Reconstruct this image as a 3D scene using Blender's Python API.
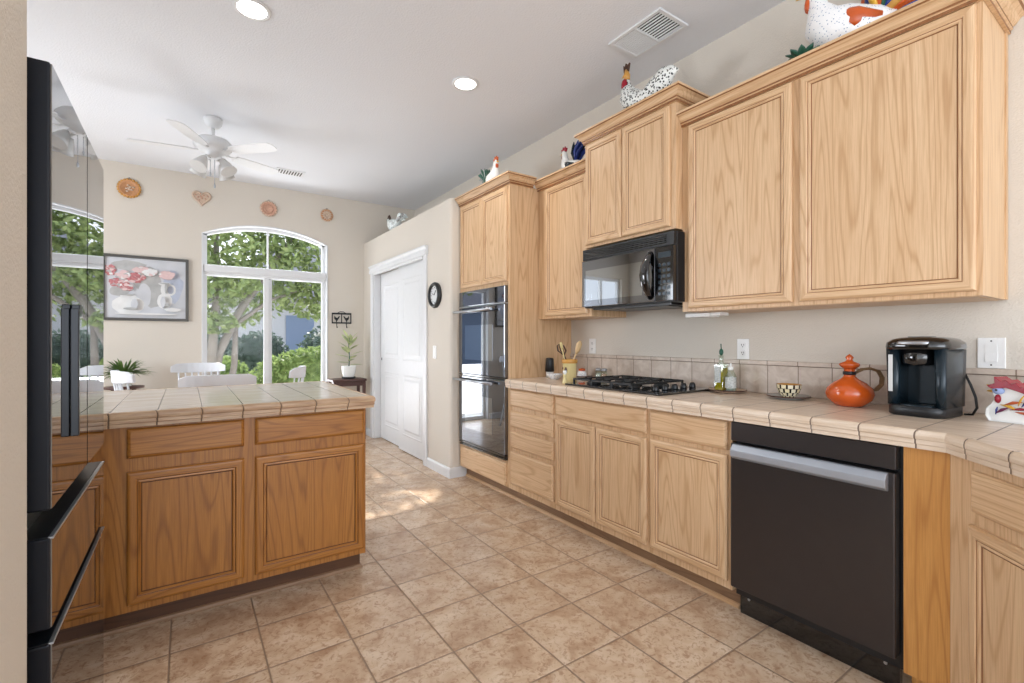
import bpy, bmesh, math, random
from math import sin, cos, pi, radians, sqrt, atan2
from mathutils import Vector, Matrix
random.seed(7)
for o in list(bpy.data.objects): bpy.data.objects.remove(o)
SC = bpy.context.scene
COL = SC.collection
# ------------------------------------------------------------------ camera
TH = 0.60094; CAMH = 1.217; FPX = 475.08
cd = bpy.data.cameras.new('camera'); cam = bpy.data.objects.new('camera', cd); COL.objects.link(cam)
cam.location = (0, 0, CAMH); cam.rotation_euler = (pi/2, 0, -TH)
cd.sensor_width = 36; cd.lens = FPX/1024*36; cd.shift_y = -(341.5-339.5)/1024; cd.clip_start = 0.05; cd.clip_end = 200
SC.camera = cam
# ------------------------------------------------------------------ world, sun, large lights, exposure
SC.view_settings.view_transform = 'Standard'; SC.view_settings.look = 'None'
SC.view_settings.gamma = 1; SC.view_settings.use_curve_mapping = False
SC.view_settings.exposure = 0.72
W = bpy.data.worlds.new('sky'); SC.world = W; W.use_nodes = True
wn = W.node_tree.nodes; wl = W.node_tree.links
bg = wn['Background']
tc = wn.new('ShaderNodeTexCoord'); sx = wn.new('ShaderNodeSeparateXYZ'); cr = wn.new('ShaderNodeValToRGB')
wl.new(tc.outputs['Generated'], sx.inputs[0]); wl.new(sx.outputs['Z'], cr.inputs[0]); wl.new(cr.outputs[0], bg.inputs[0])
cr.color_ramp.elements[0].color = (0.90, 0.94, 1.0, 1); cr.color_ramp.elements[1].color = (0.62, 0.78, 1.0, 1)
bg.inputs[1].default_value = 1.25
def sun():
    l = bpy.data.lights.new('sun', 'SUN'); l.energy = 4.5; l.angle = radians(0.6); l.color = (1, .95, .86)
    o = bpy.data.objects.new('sun', l); COL.objects.link(o); o.location = (0, 20, 15)
    o.rotation_euler = Vector((0.10, -1, -0.80)).to_track_quat('-Z', 'Y').to_euler()
sun()
def area(name, loc, dirv, sx_, sy_, power, colr=(1, 1, 1)):
    l = bpy.data.lights.new(name, 'AREA'); l.shape = 'RECTANGLE'; l.size = sx_; l.size_y = sy_; l.energy = power; l.color = colr
    o = bpy.data.objects.new(name, l); COL.objects.link(o); o.location = loc
    o.rotation_euler = Vector(dirv).to_track_quat('-Z', 'Y').to_euler(); return o
# added area lamps: rear fill, nook window, sky and bounce panels beyond the door
area('rear_fill', (-0.2, -3.2, 1.6), (0.1, 1, 0.85), 4.2, 2.4, 84, (.86, .92, 1))  # added lamp tilted up to brighten the ceiling; stands for unseen family-room windows
area('daylight_left', (-2.86, 4.5, 1.65), (1, 0, 0.0), 1.9, 1.4, 66, (.86, .92, 1))
area('sky_over_patio', (0.8, 7.6, 3.9), (0, -1, -0.95), 4.0, 1.8, 150, (.86, .92, 1))
area('patio_fill', (0.8, 7.4, 0.15), (0, -1, 0.75), 3.4, 1.5, 82, (.93, .95, 1))  # added low lamp aimed up, stands in for ground bounce onto the ceiling

# ------------------------------------------------------------------ materials
def srgb(r, g, b):
    f = lambda c: (c/255/12.92 if c/255 <= .04045 else ((c/255+.055)/1.055)**2.4)
    return (f(r), f(g), f(b), 1)
class NT:
    def __init__(s, name):
        s.m = bpy.data.materials.new(name); s.m.use_nodes = True; s.t = s.m.node_tree; s.n = s.t.nodes; s.l = s.t.links
        s.p = s.n['Principled BSDF']
    def new(s, ty, **kw):
        x = s.n.new(ty)
        for k, v in kw.items(): setattr(x, k, v)
        return x
    def link(s, a, b): s.l.new(a, b)
    def math(s, op, a, b=None, c=None):
        x = s.new('ShaderNodeMath', operation=op)
        for i, v in enumerate((a, b, c)):
            if v is None: continue
            if isinstance(v, (int, float)): x.inputs[i].default_value = v
            else: s.link(v, x.inputs[i])
        return x.outputs[0]
    def mix(s, f, a, b):
        x = s.new('ShaderNodeMix', data_type='RGBA')
        for i, v in ((0, f), (6, a), (7, b)):
            if isinstance(v, (int, float)): x.inputs[i].default_value = v
            elif isinstance(v, tuple): x.inputs[i].default_value = v
            else: s.link(v, x.inputs[i])
        return x.outputs[2]
    def noise(s, vec, scale, detail=3, rough=.5, dist=0):
        x = s.new('ShaderNodeTexNoise'); x.inputs['Scale'].default_value = scale; x.inputs['Detail'].default_value = detail
        x.inputs['Roughness'].default_value = rough; x.inputs['Distortion'].default_value = dist
        if vec is not None: s.link(vec, x.inputs['Vector'])
        return x.outputs['Fac']
    def vec(s, kind='Object', scale=(1, 1, 1), rnd=False, loc=(0, 0, 0)):
        t = s.new('ShaderNodeTexCoord'); mp = s.new('ShaderNodeMapping'); mp.inputs['Scale'].default_value = scale; mp.inputs['Location'].default_value = loc
        v = t.outputs[kind]
        if rnd:
            oi = s.new('ShaderNodeObjectInfo'); mu = s.math('MULTIPLY', oi.outputs['Random'], 37.0)
            ad = s.new('ShaderNodeVectorMath', operation='ADD'); s.link(v, ad.inputs[0]); s.link(mu, ad.inputs[1]); v = ad.outputs[0]
        s.link(v, mp.inputs['Vector']); return mp.outputs[0]
    def geo(s):
        return s.new('ShaderNodeNewGeometry').outputs['Position']
    def bump(s, h, dist, strength=1):
        b = s.new('ShaderNodeBump'); b.inputs['Distance'].default_value = dist; b.inputs['Strength'].default_value = strength
        s.link(h, b.inputs['Height']); s.link(b.outputs[0], s.p.inputs['Normal'])
    def ramp(s, f, stops):
        r = s.new('ShaderNodeValToRGB'); e = r.color_ramp.elements
        while len(e) < len(stops): e.new(.5)
        for i, (p_, c_) in enumerate(stops): e[i].position = p_; e[i].color = c_
        s.link(f, r.inputs[0]); return r.outputs[0]
def plain(name, c, rough=.5, metal=0, var=.06, scale=18, bump=0, spec=None, coat=0, emit=None, es=0, trans=0, ior=None):
    t = NT(name); v = t.vec()
    n = t.noise(v, scale, 3)
    c2 = tuple(max(0, x*(1-var*2)) for x in c[:3])+(1,); c1 = tuple(min(1, x*(1+var)) for x in c[:3])+(1,)
    t.link(t.mix(n, c2, c1), t.p.inputs['Base Color'])
    t.p.inputs['Roughness'].default_value = rough; t.p.inputs['Metallic'].default_value = metal
    if spec is not None: t.p.inputs['Specular IOR Level'].default_value = spec
    if coat: t.p.inputs['Coat Weight'].default_value = coat; t.p.inputs['Coat Roughness'].default_value = .05
    if ior: t.p.inputs['IOR'].default_value = ior
    if trans: t.p.inputs['Transmission Weight'].default_value = trans
    if emit: t.p.inputs['Emission Color'].default_value = emit; t.p.inputs['Emission Strength'].default_value = es
    if bump: t.bump(t.noise(v, scale*6, 4), bump)
    return t.m
def oak(name, axis, lo, mid, hi, rough=.38):
    t = NT(name); a = {'x': 0, 'y': 1, 'z': 2}[axis]
    sc = [11.0]*3; sc[a] = .8; v1 = t.vec(scale=tuple(sc), rnd=True)
    base = t.noise(v1, 0.55, 2, .45, .25)
    rings = t.math('SINE', t.math('MULTIPLY', base, 120.0))
    rl = t.math('POWER', t.math('MULTIPLY_ADD', rings, .5, .5), 6.0)
    sc2 = [260.0]*3; sc2[a] = 7.0; v2 = t.vec(scale=tuple(sc2), rnd=True)
    fib = t.noise(v2, 1.0, 4, .6)
    c = t.ramp(t.noise(v1, 1.3, 3), [(0.25, mid), (0.75, hi)])
    c = t.mix(t.math('MULTIPLY', rl, .5), c, lo)
    c = t.mix(t.ramp(fib, [(.42, (1, 1, 1, 1)), (.60, (0, 0, 0, 1))]), c, lo) if False else t.mix(t.math('MULTIPLY', t.ramp(fib, [(.35, (1, 1, 1, 1)), (.62, (0, 0, 0, 1))]), .38), c, lo)
    t.link(c, t.p.inputs['Base Color']); t.p.inputs['Roughness'].default_value = rough
    t.bump(fib, .0004, .5)
    return t.m
OL = (srgb(176, 132, 88), srgb(212, 176, 136), srgb(224, 192, 154))
OH = (srgb(112, 64, 20), srgb(162, 104, 42), srgb(180, 122, 56))
M = {}
for k, cs in (('oak', OL), ('honey', OH)):
    for ax in 'xyz': M[k+ax] = oak(k+'_grain_'+ax, ax, *cs)
M['gold'] = oak('gold_grain_z', 'z', srgb(158, 100, 44), srgb(196, 140, 72), srgb(208, 152, 86))
M['oakg'] = oak('oak_groove_shade', 'z', srgb(112, 70, 38), srgb(140, 92, 54), srgb(150, 102, 62)); M['honeyg'] = oak('honey_groove_shade', 'z', srgb(66, 34, 14), srgb(92, 52, 22), srgb(104, 60, 28))  # darker groove woods: shadow lines of doors and crowns put into the colour
M['oakk'] = oak('oak_kick', 'x', srgb(112, 82, 58), srgb(142, 110, 82), srgb(154, 122, 92), .5)  # toe-kick oak darkened, shade of the recess put into its colour
M['honeyk'] = oak('honey_kick_shade', 'x', srgb(62, 36, 18), srgb(82, 50, 28), srgb(94, 60, 34), .5)  # peninsula kick darker still, the dim light below it painted in
def wall_mat(name, c, sc=140, d=.0028):
    t = NT(name); g = t.geo(); n = t.noise(g, 1.2, 2)
    t.link(t.mix(n, tuple(x*.96 for x in c[:3])+(1,), c), t.p.inputs['Base Color']); t.p.inputs['Roughness'].default_value = .85
    t.bump(t.noise(g, sc, 3, .55), d, .8); return t.m
M['wall'] = wall_mat('wall_paint', srgb(216, 208, 196)); M['ceil'] = wall_mat('ceiling_paint', srgb(228, 230, 234), 90, .0035)
M['white'] = plain('white_paint', srgb(224, 225, 226), .4, var=.02)
M['chairw'] = plain('white_lacquer', srgb(226, 229, 234), .35, var=.02)
def floor_mat():
    t = NT('floor_tile'); g = t.geo(); s3 = t.new('ShaderNodeSeparateXYZ'); t.link(g, s3.inputs[0])
    P = .3048; d = []
    ids = []
    for out, off in (('X', 2.8227*P), ('Y', 7.4325*P)):
        u = t.math('SUBTRACT', s3.outputs[out], off+P/2)
        d.append(t.math('PINGPONG', t.math('ADD', u, P/2), P/2))
        ids.append(t.math('FLOOR', t.math('DIVIDE', t.math('ADD', u, P/2), P)))
    dm = t.math('MINIMUM', d[0], d[1])
    grout = t.math('LESS_THAN', dm, .0027)
    cb = t.new('ShaderNodeCombineXYZ'); t.link(ids[0], cb.inputs[0]); t.link(ids[1], cb.inputs[1])
    wn_ = t.new('ShaderNodeTexWhiteNoise'); t.link(cb.outputs[0], wn_.inputs['Vector'])
    sh = t.new('ShaderNodeVectorMath', operation='MULTIPLY_ADD'); t.link(wn_.outputs['Color'], sh.inputs[0]); sh.inputs[1].default_value = (9, 9, 9); t.link(g, sh.inputs[2])
    n1 = t.noise(sh.outputs[0], 7, 4, .6, .6); n2 = t.noise(sh.outputs[0], 42, 5, .7, .8)
    c = t.ramp(n1, [(.3, srgb(176, 144, 116)), (.5, srgb(208, 182, 154)), (.72, srgb(226, 206, 182))])
    c = t.mix(t.math('MULTIPLY', t.ramp(n2, [(.36, (1, 1, 1, 1)), (.5, (0, 0, 0, 1))]), .7), c, srgb(156, 118, 90))
    c = t.mix(t.math('MULTIPLY', wn_.outputs['Value'], .18), c, srgb(170, 138, 112))
    c = t.mix(grout, c, srgb(150, 126, 104)); t.link(c, t.p.inputs['Base Color'])
    t.link(t.math('MULTIPLY_ADD', grout, .4, .26), t.p.inputs['Roughness'])
    h = t.math('ADD', t.math('MULTIPLY', t.math('MINIMUM', dm, .006), 1.0), t.math('MULTIPLY', n2, .0012))
    t.bump(h, 1.0, .6); return t.m
M['floor'] = floor_mat()
def counter_mat(name, sx_, sy_, px, py, cl, cd_, gr, streak='x'):
    t = NT(name); g = t.geo(); s3 = t.new('ShaderNodeSeparateXYZ'); t.link(g, s3.inputs[0])
    a = t.math('PINGPONG', t.math('SUBTRACT', s3.outputs['X'], sx_), px/2); b = t.math('PINGPONG', t.math('SUBTRACT', s3.outputs['Y'], sy_), py/2)
    strong, weak = (a, b) if streak == 'x' else (b, a)
    j = t.math('LESS_THAN', strong, .0022); k = t.math('MULTIPLY', t.math('LESS_THAN', weak, .0014), .45)
    mp = t.new('ShaderNodeMapping'); mp.inputs['Scale'].default_value = (4, 45, 4) if streak == 'x' else (45, 4, 4); t.link(g, mp.inputs[0])
    n = t.noise(mp.outputs[0], 1.0, 4, .6, .3)
    c = t.ramp(n, [(.35, cd_), (.65, cl)])
    c = t.mix(t.math('MAXIMUM', j, k), c, gr); t.link(c, t.p.inputs['Base Color']); t.p.inputs['Roughness'].default_value = .32
    t.bump(t.math('MULTIPLY', n, .001), 1, .4); return t.m
TL, TD, TG = srgb(222, 204, 184), srgb(196, 174, 152), srgb(112, 92, 76)
M['ctop_r'] = counter_mat('counter_tile_right', 0, 1.004, 10.0, .1562, TL, TD, TG, 'y')
M['ctop_p'] = counter_mat('counter_tile_peninsula', .057, 2.455, .1556, .31, srgb(216, 206, 194), srgb(192, 180, 166), TG, 'x'); M['ctop_p'].node_tree.nodes['Principled BSDF'].inputs['Roughness'].default_value = .2  # greyer than the right run: sky glare put into the tile colour
def edge_mat(name, off, p, cl, cd_):
    t = NT(name); uv = t.new('ShaderNodeUVMap'); s3 = t.new('ShaderNodeSeparateXYZ'); t.link(uv.outputs[0], s3.inputs[0])
    a = t.math('PINGPONG', t.math('SUBTRACT', s3.outputs[0], off), p/2)
    j = t.math('LESS_THAN', a, .0022)
    cb = t.new('ShaderNodeMapping'); cb.inputs['Scale'].default_value = (6, 60, 1); t.link(uv.outputs[0], cb.inputs[0])
    n = t.noise(cb.outputs[0], 1, 3, .5)
    c = t.ramp(n, [(.35, cd_), (.65, cl)])
    c = t.mix(j, c, TG); t.link(c, t.p.inputs['Base Color']); t.p.inputs['Roughness'].default_value = .35
    t.bump(t.math('MULTIPLY', t.math('MINIMUM', a, .005), 1), 1, .6)
    return t.m
M['edge_r'] = edge_mat('edge_tile_right', (2.945-1.004) % .1562, .1562, TL, srgb(206, 184, 160))
M['edge_p'] = edge_mat('edge_tile_peninsula', (.057+.80) % .1556, .1556, srgb(196, 166, 134), srgb(160, 126, 96))
def splash_mat():
    t = NT('backsplash_tile'); g = t.geo(); s3 = t.new('ShaderNodeSeparateXYZ'); t.link(g, s3.inputs[0])
    a = t.math('PINGPONG', t.math('SUBTRACT', s3.outputs['Y'], 1.03), .1562/2)
    j = t.math('LESS_THAN', a, .0022)
    b = t.math('LESS_THAN', t.math('ABSOLUTE', t.math('SUBTRACT', s3.outputs['Z'], 1.078)), .0018)
    n = t.noise(g, 16, 5, .6, .8)
    c = t.ramp(n, [(.3, srgb(184, 166, 150)), (.7, srgb(212, 198, 184))])
    c = t.mix(t.math('MAXIMUM', j, b), c, srgb(128, 108, 92)); t.link(c, t.p.inputs['Base Color']); t.p.inputs['Roughness'].default_value = .35
    t.bump(t.math('MULTIPLY', n, .004), 1, .4); return t.m
M['splash'] = splash_mat()
M['mirror'] = plain('fridge_black_glass', (.36, .37, .39, 1), .015, 1, var=.0)
M['fside'] = plain('fridge_side_steel', srgb(17, 21, 29), .35, .4, var=.05)
M['fdark'] = plain('fridge_recess', srgb(22, 26, 32), .3, .2)
M['steel'] = plain('brushed_steel', srgb(190, 195, 202), .28, .9, var=.03)
M['dwblk'] = plain('black_stainless', srgb(74, 70, 70), .30, .75, var=.03)
M['dwbar'] = plain('handle_grey_steel', srgb(175, 182, 192), .38, .55, var=.03)
M['blkgloss'] = plain('black_gloss', srgb(14, 15, 17), .06, 0, coat=.5, ior=1.6)
M['ovglass'] = plain('oven_black_glass', (.21, .22, .24, 1), .02, 1, var=0)
M['ovglass2'] = plain('oven_window_glass', (.36, .38, .40, 1), .02, 1, var=0)
M['blkplas'] = plain('black_plastic', srgb(24, 26, 29), .35)
M['blkmat'] = plain('cast_iron', srgb(26, 27, 28), .5)
M['kslate'] = plain('slate_plastic', srgb(27, 40, 48), .25, .2)
M['dark'] = plain('dark_void', srgb(12, 12, 12), .8)
M['orange'] = plain('orange_glaze', srgb(212, 92, 30), .15, coat=.5, var=.15, scale=9)
M['wicker'] = plain('wicker', srgb(150, 120, 84), .7, var=.3, scale=120, bump=.001)
M['plate_w'] = plain('white_plastic', srgb(238, 238, 236), .35, var=.01)
M['slot'] = plain('socket_slot', srgb(70, 66, 62), .6)
M['cream'] = plain('cream_ceramic', srgb(226, 208, 150), .3)
M['ochre'] = plain('ochre_glaze', srgb(205, 150, 72), .35)
M['brown'] = plain('brown_glaze', srgb(72, 44, 30), .4)
M['woodsp'] = plain('beech_wood', srgb(222, 188, 140), .5)
M['darkwood'] = plain('dark_walnut', srgb(78, 46, 38), .4, var=.15)
M['china'] = plain('white_china', srgb(240, 240, 236), .2, coat=.3, var=.02)
M['red'] = plain('red_glaze', srgb(150, 24, 44), .25)
M['yellow'] = plain('yellow_glaze', srgb(220, 170, 50), .3)
M['blue'] = plain('blue_glaze', srgb(36, 56, 128), .25)
M['lblue'] = plain('pale_blue_glaze', srgb(158, 178, 222), .25)
M['green'] = plain('green_glaze', srgb(40, 92, 74), .3, var=.2)
M['orng2'] = plain('amber_glaze', srgb(206, 92, 36), .3, var=.2)
M['purple'] = plain('plum_glaze', srgb(110, 30, 70), .3)
M['terracotta'] = plain('terracotta', srgb(206, 150, 104), .6, var=.2, scale=40)
M['plaster'] = plain('plaster_relief', srgb(216, 192, 170), .7, var=.15, scale=60)
M['pinkclay'] = plain('pink_clay', srgb(210, 164, 140), .6, var=.2, scale=60)
M['frameblk'] = plain('dark_picture_frame', srgb(84, 82, 78), .4)
M['canvas'] = plain('painted_ground', srgb(206, 208, 212), .8, var=.12, scale=6)
M['pgrey'] = plain('painted_grey', srgb(184, 184, 182), .8, var=.15, scale=20)
M['pwhite'] = plain('painted_white', srgb(228, 228, 226), .8, var=.06, scale=20)
M['ppink'] = plain('painted_rose', srgb(204, 132, 134), .8, var=.3, scale=60)
M['ppale'] = plain('painted_blush', srgb(224, 196, 194), .8, var=.1, scale=60)
M['pblue'] = plain('painted_blue', srgb(186, 193, 208), .8, var=.1, scale=30)
M['bark'] = plain('pale_bark', srgb(140, 134, 128), .9, var=.2, scale=14, bump=.01)
M['stone'] = plain('pale_stucco', srgb(190, 188, 188), .9)
M['roof'] = plain('grey_roof', srgb(150, 150, 160), .9)
M['bluegrey'] = plain('blue_grey_siding', srgb(120, 134, 156), .8)
M['patio'] = plain('patio_concrete', srgb(206, 200, 192), .9)
M['lamp'] = plain('lamp_lens', srgb(255, 250, 240), .4, emit=(1, .97, .92, 1), es=7)
def speckle(name, base, dot, scale, thr):
    t = NT(name); v = t.vec(); vo = t.new('ShaderNodeTexVoronoi'); vo.inputs['Scale'].default_value = scale; t.link(v, vo.inputs['Vector'])
    f = t.math('LESS_THAN', vo.outputs['Distance'], thr); t.link(t.mix(f, base, dot), t.p.inputs['Base Color']); t.p.inputs['Roughness'].default_value = .3
    return t.m
M['speck'] = speckle('speckled_hen_glaze', srgb(236, 238, 234), srgb(26, 34, 34), 75, .40)
M['speckl'] = speckle('light_speckled_glaze', srgb(232, 238, 236), srgb(90, 110, 112), 80, .30)
M['speckw'] = speckle('white_fleck_glaze', srgb(240, 240, 240), srgb(120, 140, 170), 90, .22)
def checker():
    t = NT('black_cream_checks'); uv = t.new('ShaderNodeUVMap'); br = t.new('ShaderNodeTexBrick'); t.link(uv.outputs[0], br.inputs[0])
    br.inputs['Scale'].default_value = 1; br.inputs['Brick Width'].default_value = 1/11; br.inputs['Row Height'].default_value = .25; br.inputs['Mortar Size'].default_value = .014
    br.inputs['Color1'].default_value = srgb(236, 222, 180); br.inputs['Color2'].default_value = srgb(240, 232, 205); br.inputs['Mortar'].default_value = srgb(34, 26, 20)
    t.link(br.outputs[0], t.p.inputs['Base Color']); t.p.inputs['Roughness'].default_value = .25; return t.m
M['check'] = checker()
def leafm(name, a, b):
    t = NT(name); oi = t.geo(); n = t.noise(oi, 9, 2); t.link(t.ramp(n, [(.35, a), (.65, b)]), t.p.inputs['Base Color']); t.p.inputs['Roughness'].default_value = .6
    tr = t.new('ShaderNodeBsdfTranslucent'); tr.inputs[0].default_value = b; ms = t.new('ShaderNodeMixShader'); ms.inputs[0].default_value = .35
    t.link(t.p.outputs[0], ms.inputs[1]); t.link(tr.outputs[0], ms.inputs[2]); t.link(ms.outputs[0], t.n['Material Output'].inputs[0]); return t.m
M['leaf'] = leafm('tree_leaf', srgb(84, 104, 62), srgb(150, 166, 108)); M['hedge'] = leafm('hedge_leaf', srgb(84, 108, 58), srgb(166, 186, 118))
M['shrub'] = leafm('shrub_leaf', srgb(56, 74, 62), srgb(98, 116, 102)); M['fern'] = leafm('fern_leaf', srgb(40, 70, 30), srgb(110, 140, 70))
M['rubber'] = leafm('rubber_leaf', srgb(60, 88, 52), srgb(206, 212, 160))
def glass(name, tint=(1, 1, 1, 1), refl=.008):
    t = NT(name); tr = t.new('ShaderNodeBsdfTransparent'); tr.inputs[0].default_value = tint; gl = t.new('ShaderNodeBsdfGlossy'); gl.inputs['Roughness'].default_value = .01
    n = t.noise(t.vec(), 3); ms = t.new('ShaderNodeMixShader'); t.link(t.math('MULTIPLY_ADD', n, .01, refl-.005), ms.inputs[0])
    t.link(tr.outputs[0], ms.inputs[1]); t.link(gl.outputs[0], ms.inputs[2]); t.link(ms.outputs[0], t.n['Material Output'].inputs[0]); return t.m
M['pane'] = glass('window_glass'); M['bottle'] = glass('bottle_glass', (.86, .92, .86, 1), .14)
M['shade'] = plain('frosted_shade', srgb(226, 226, 224), .3, var=.02, trans=.2)
M['oil'] = plain('olive_oil', srgb(176, 158, 30), .15); M['label'] = plain('bottle_label', srgb(206, 210, 206), .6, var=.35, scale=140)
M['soapblue'] = plain('soap_liquid', srgb(196, 206, 206), .2); M['soil'] = plain('dark_tray', srgb(40, 40, 42), .6)
M['basket'] = plain('dried_flowers', srgb(176, 122, 80), .8, var=.4, scale=80)

# ------------------------------------------------------------------ mesh helper
class MB:
    def __init__(s): s.v = []; s.f = []; s.m = []; s.uv = {}; s.sm = []
    def face(s, idx, mi=0, uv=None, smooth=False):
        s.f.append(tuple(idx)); s.m.append(mi); s.sm.append(smooth)
        if uv: s.uv[len(s.f)-1] = uv
    def box(s, x0, x1, y0, y1, z0, z1, mi=0):
        if x0 > x1: x0, x1 = x1, x0
        if y0 > y1: y0, y1 = y1, y0
        b = len(s.v)
        s.v += [(x, y, z) for z in (z0, z1) for x, y in ((x0, y0), (x1, y0), (x1, y1), (x0, y1))]
        for q in ((3, 2, 1, 0), (4, 5, 6, 7), (0, 1, 5, 4), (1, 2, 6, 5), (2, 3, 7, 6), (3, 0, 4, 7)): s.face([b+i for i in q], mi)
        return s
    def prism(s, pts, a, b, axis='z', mi=0, mside=None):
        """polygon pts (2D, ccw) extruded a..b along axis"""
        n = len(pts); k = len(s.v)
        def P(p, c): return {'z': (p[0], p[1], c), 'y': (p[0], c, p[1]), 'x': (c, p[0], p[1])}[axis]
        s.v += [P(p, a) for p in pts]+[P(p, b) for p in pts]
        s.face([k+i for i in range(n)][::-1], mi); s.face([k+n+i for i in range(n)], mi)
        for i in range(n): s.face((k+i, k+(i+1) % n, k+n+(i+1) % n, k+n+i), mi if mside is None else mside)
        return s
    def loft(s, rings, mi=0, cap=True, closed=True, smooth=True, uv=False):
        k = len(s.v); n = len(rings[0])
        for r in rings: s.v += [tuple(p) for p in r]
        for i in range(len(rings)-1):
            for j in range(n if closed else n-1):
                j2 = (j+1) % n
                u = None
                if uv: u = [(j/n, i/(len(rings)-1)), ((j+1)/n, i/(len(rings)-1)), ((j+1)/n, (i+1)/(len(rings)-1)), (j/n, (i+1)/(len(rings)-1))]
                s.face((k+i*n+j, k+i*n+j2, k+(i+1)*n+j2, k+(i+1)*n+j), mi, u, smooth)
        if cap:
            s.face([k+j for j in range(n)][::-1], mi); s.face([k+(len(rings)-1)*n+j for j in range(n)], mi)
        return s
    def lathe(s, prof, c=(0, 0, 0), seg=20, mi=0, cap=True, uv=False, ax='z'):
        def P(r, z, a):
            if ax == 'z': return (c[0]+r*cos(a), c[1]+r*sin(a), c[2]+z)
            if ax == 'x': return (c[0]+z, c[1]+r*cos(a), c[2]+r*sin(a))
            return (c[0]+r*sin(a), c[1]+z, c[2]+r*cos(a))
        return s.loft([[P(max(r, 1e-4), z, 2*pi*j/seg) for j in range(seg)] for r, z in prof], mi, cap, uv=uv)
    def tube(s, pts, rad, seg=8, mi=0, flat=None):
        pts = [Vector(p) for p in pts]; n = len(pts)
        if not isinstance(rad, (list, tuple)): rad = [rad]*n
        rings = []; up = None
        for i, p in enumerate(pts):
            d = (pts[min(i+1, n-1)]-pts[max(i-1, 0)])
            d = d.normalized() if d.length > 1e-9 else Vector((0, 0, 1))
            if up is None:
                up = Vector((0, 0, 1)) if abs(d.z) < .9 else Vector((0, 1, 0))
            a = d.cross(up)
            a = a.normalized() if a.length > 1e-6 else Vector((1, 0, 0))
            b = a.cross(d).normalized(); up = b
            r = rad[i]; ra, rb = (r if isinstance(r, (int, float)) else r[0]), (r if isinstance(r, (int, float)) else r[1])
            rings.append([p+a*ra*cos(2*pi*j/seg)+b*rb*sin(2*pi*j/seg) for j in range(seg)])
        return s.loft(rings, mi)
    def ball(s, c, r, seg=12, mi=0):
        if isinstance(r, (int, float)): r = (r, r, r)
        rings = []
        for i in range(seg//2+1):
            t = -pi/2+pi*i/(seg//2); cr_ = max(cos(t), 1e-3)
            rings.append([(c[0]+r[0]*cr_*cos(2*pi*j/seg), c[1]+r[1]*cr_*sin(2*pi*j/seg), c[2]+r[2]*sin(t)) for j in range(seg)])
        return s.loft(rings, mi)
    def sweep(s, path, prof, side=1, mi=0, closed=False, smooth=False, mis={}):
        """prof [(outward, z)] swept along 2D path; outward = side * left normal"""
        n = len(path); offs = []; L = [0]
        for i in range(n-1): L.append(L[-1]+(Vector(path[i+1])-Vector(path[i])).length)
        for i in range(n):
            ds = []
            if i > 0: ds.append((Vector(path[i])-Vector(path[i-1])).normalized())
            if i < n-1: ds.append((Vector(path[i+1])-Vector(path[i])).normalized())
            ns = [Vector((-d.y, d.x))*side for d in ds]
            m = ns[0] if len(ns) == 1 else (ns[0]+ns[1])/(1+ns[0].dot(ns[1]))
            offs.append(m)
        k = len(s.v); q = len(prof); pl = [0]
        for i in range(1, q): pl.append(pl[-1]+sqrt((prof[i][0]-prof[i-1][0])**2+(prof[i][1]-prof[i-1][1])**2))
        for i in range(n):
            for o_, z in prof: s.v.append((path[i][0]+offs[i].x*o_, path[i][1]+offs[i].y*o_, z))
        for i in range(n-1):
            for j in range(q-1):
                s.face((k+i*q+j, k+(i+1)*q+j, k+(i+1)*q+j+1, k+i*q+j+1), mis.get(j, mi), [(L[i], pl[j]), (L[i+1], pl[j]), (L[i+1], pl[j+1]), (L[i], pl[j+1])], smooth)
            s.face((k+i*q+q-1, k+(i+1)*q+q-1, k+(i+1)*q, k+i*q), mi)
        s.face([k+j for j in range(q)], mi); s.face([k+(n-1)*q+j for j in range(q)][::-1], mi)
        return s
MAT4 = {}
def empty(name, loc, rz=0, label=None, cat=None, group=None):
    o = bpy.data.objects.new(name, None); COL.objects.link(o); o.location = loc; o.rotation_euler = (0, 0, rz); o.empty_display_size = .05
    MAT4[o] = Matrix.Translation(loc) @ Matrix.Rotation(rz, 4, 'Z')
    tag(o, label, cat, group); return o
def tag(o, label=None, cat=None, group=None, kind=None):
    if label: o['label'] = label
    if cat: o['category'] = cat
    if group: o['group'] = group
    if kind: o['kind'] = kind
    return o
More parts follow.
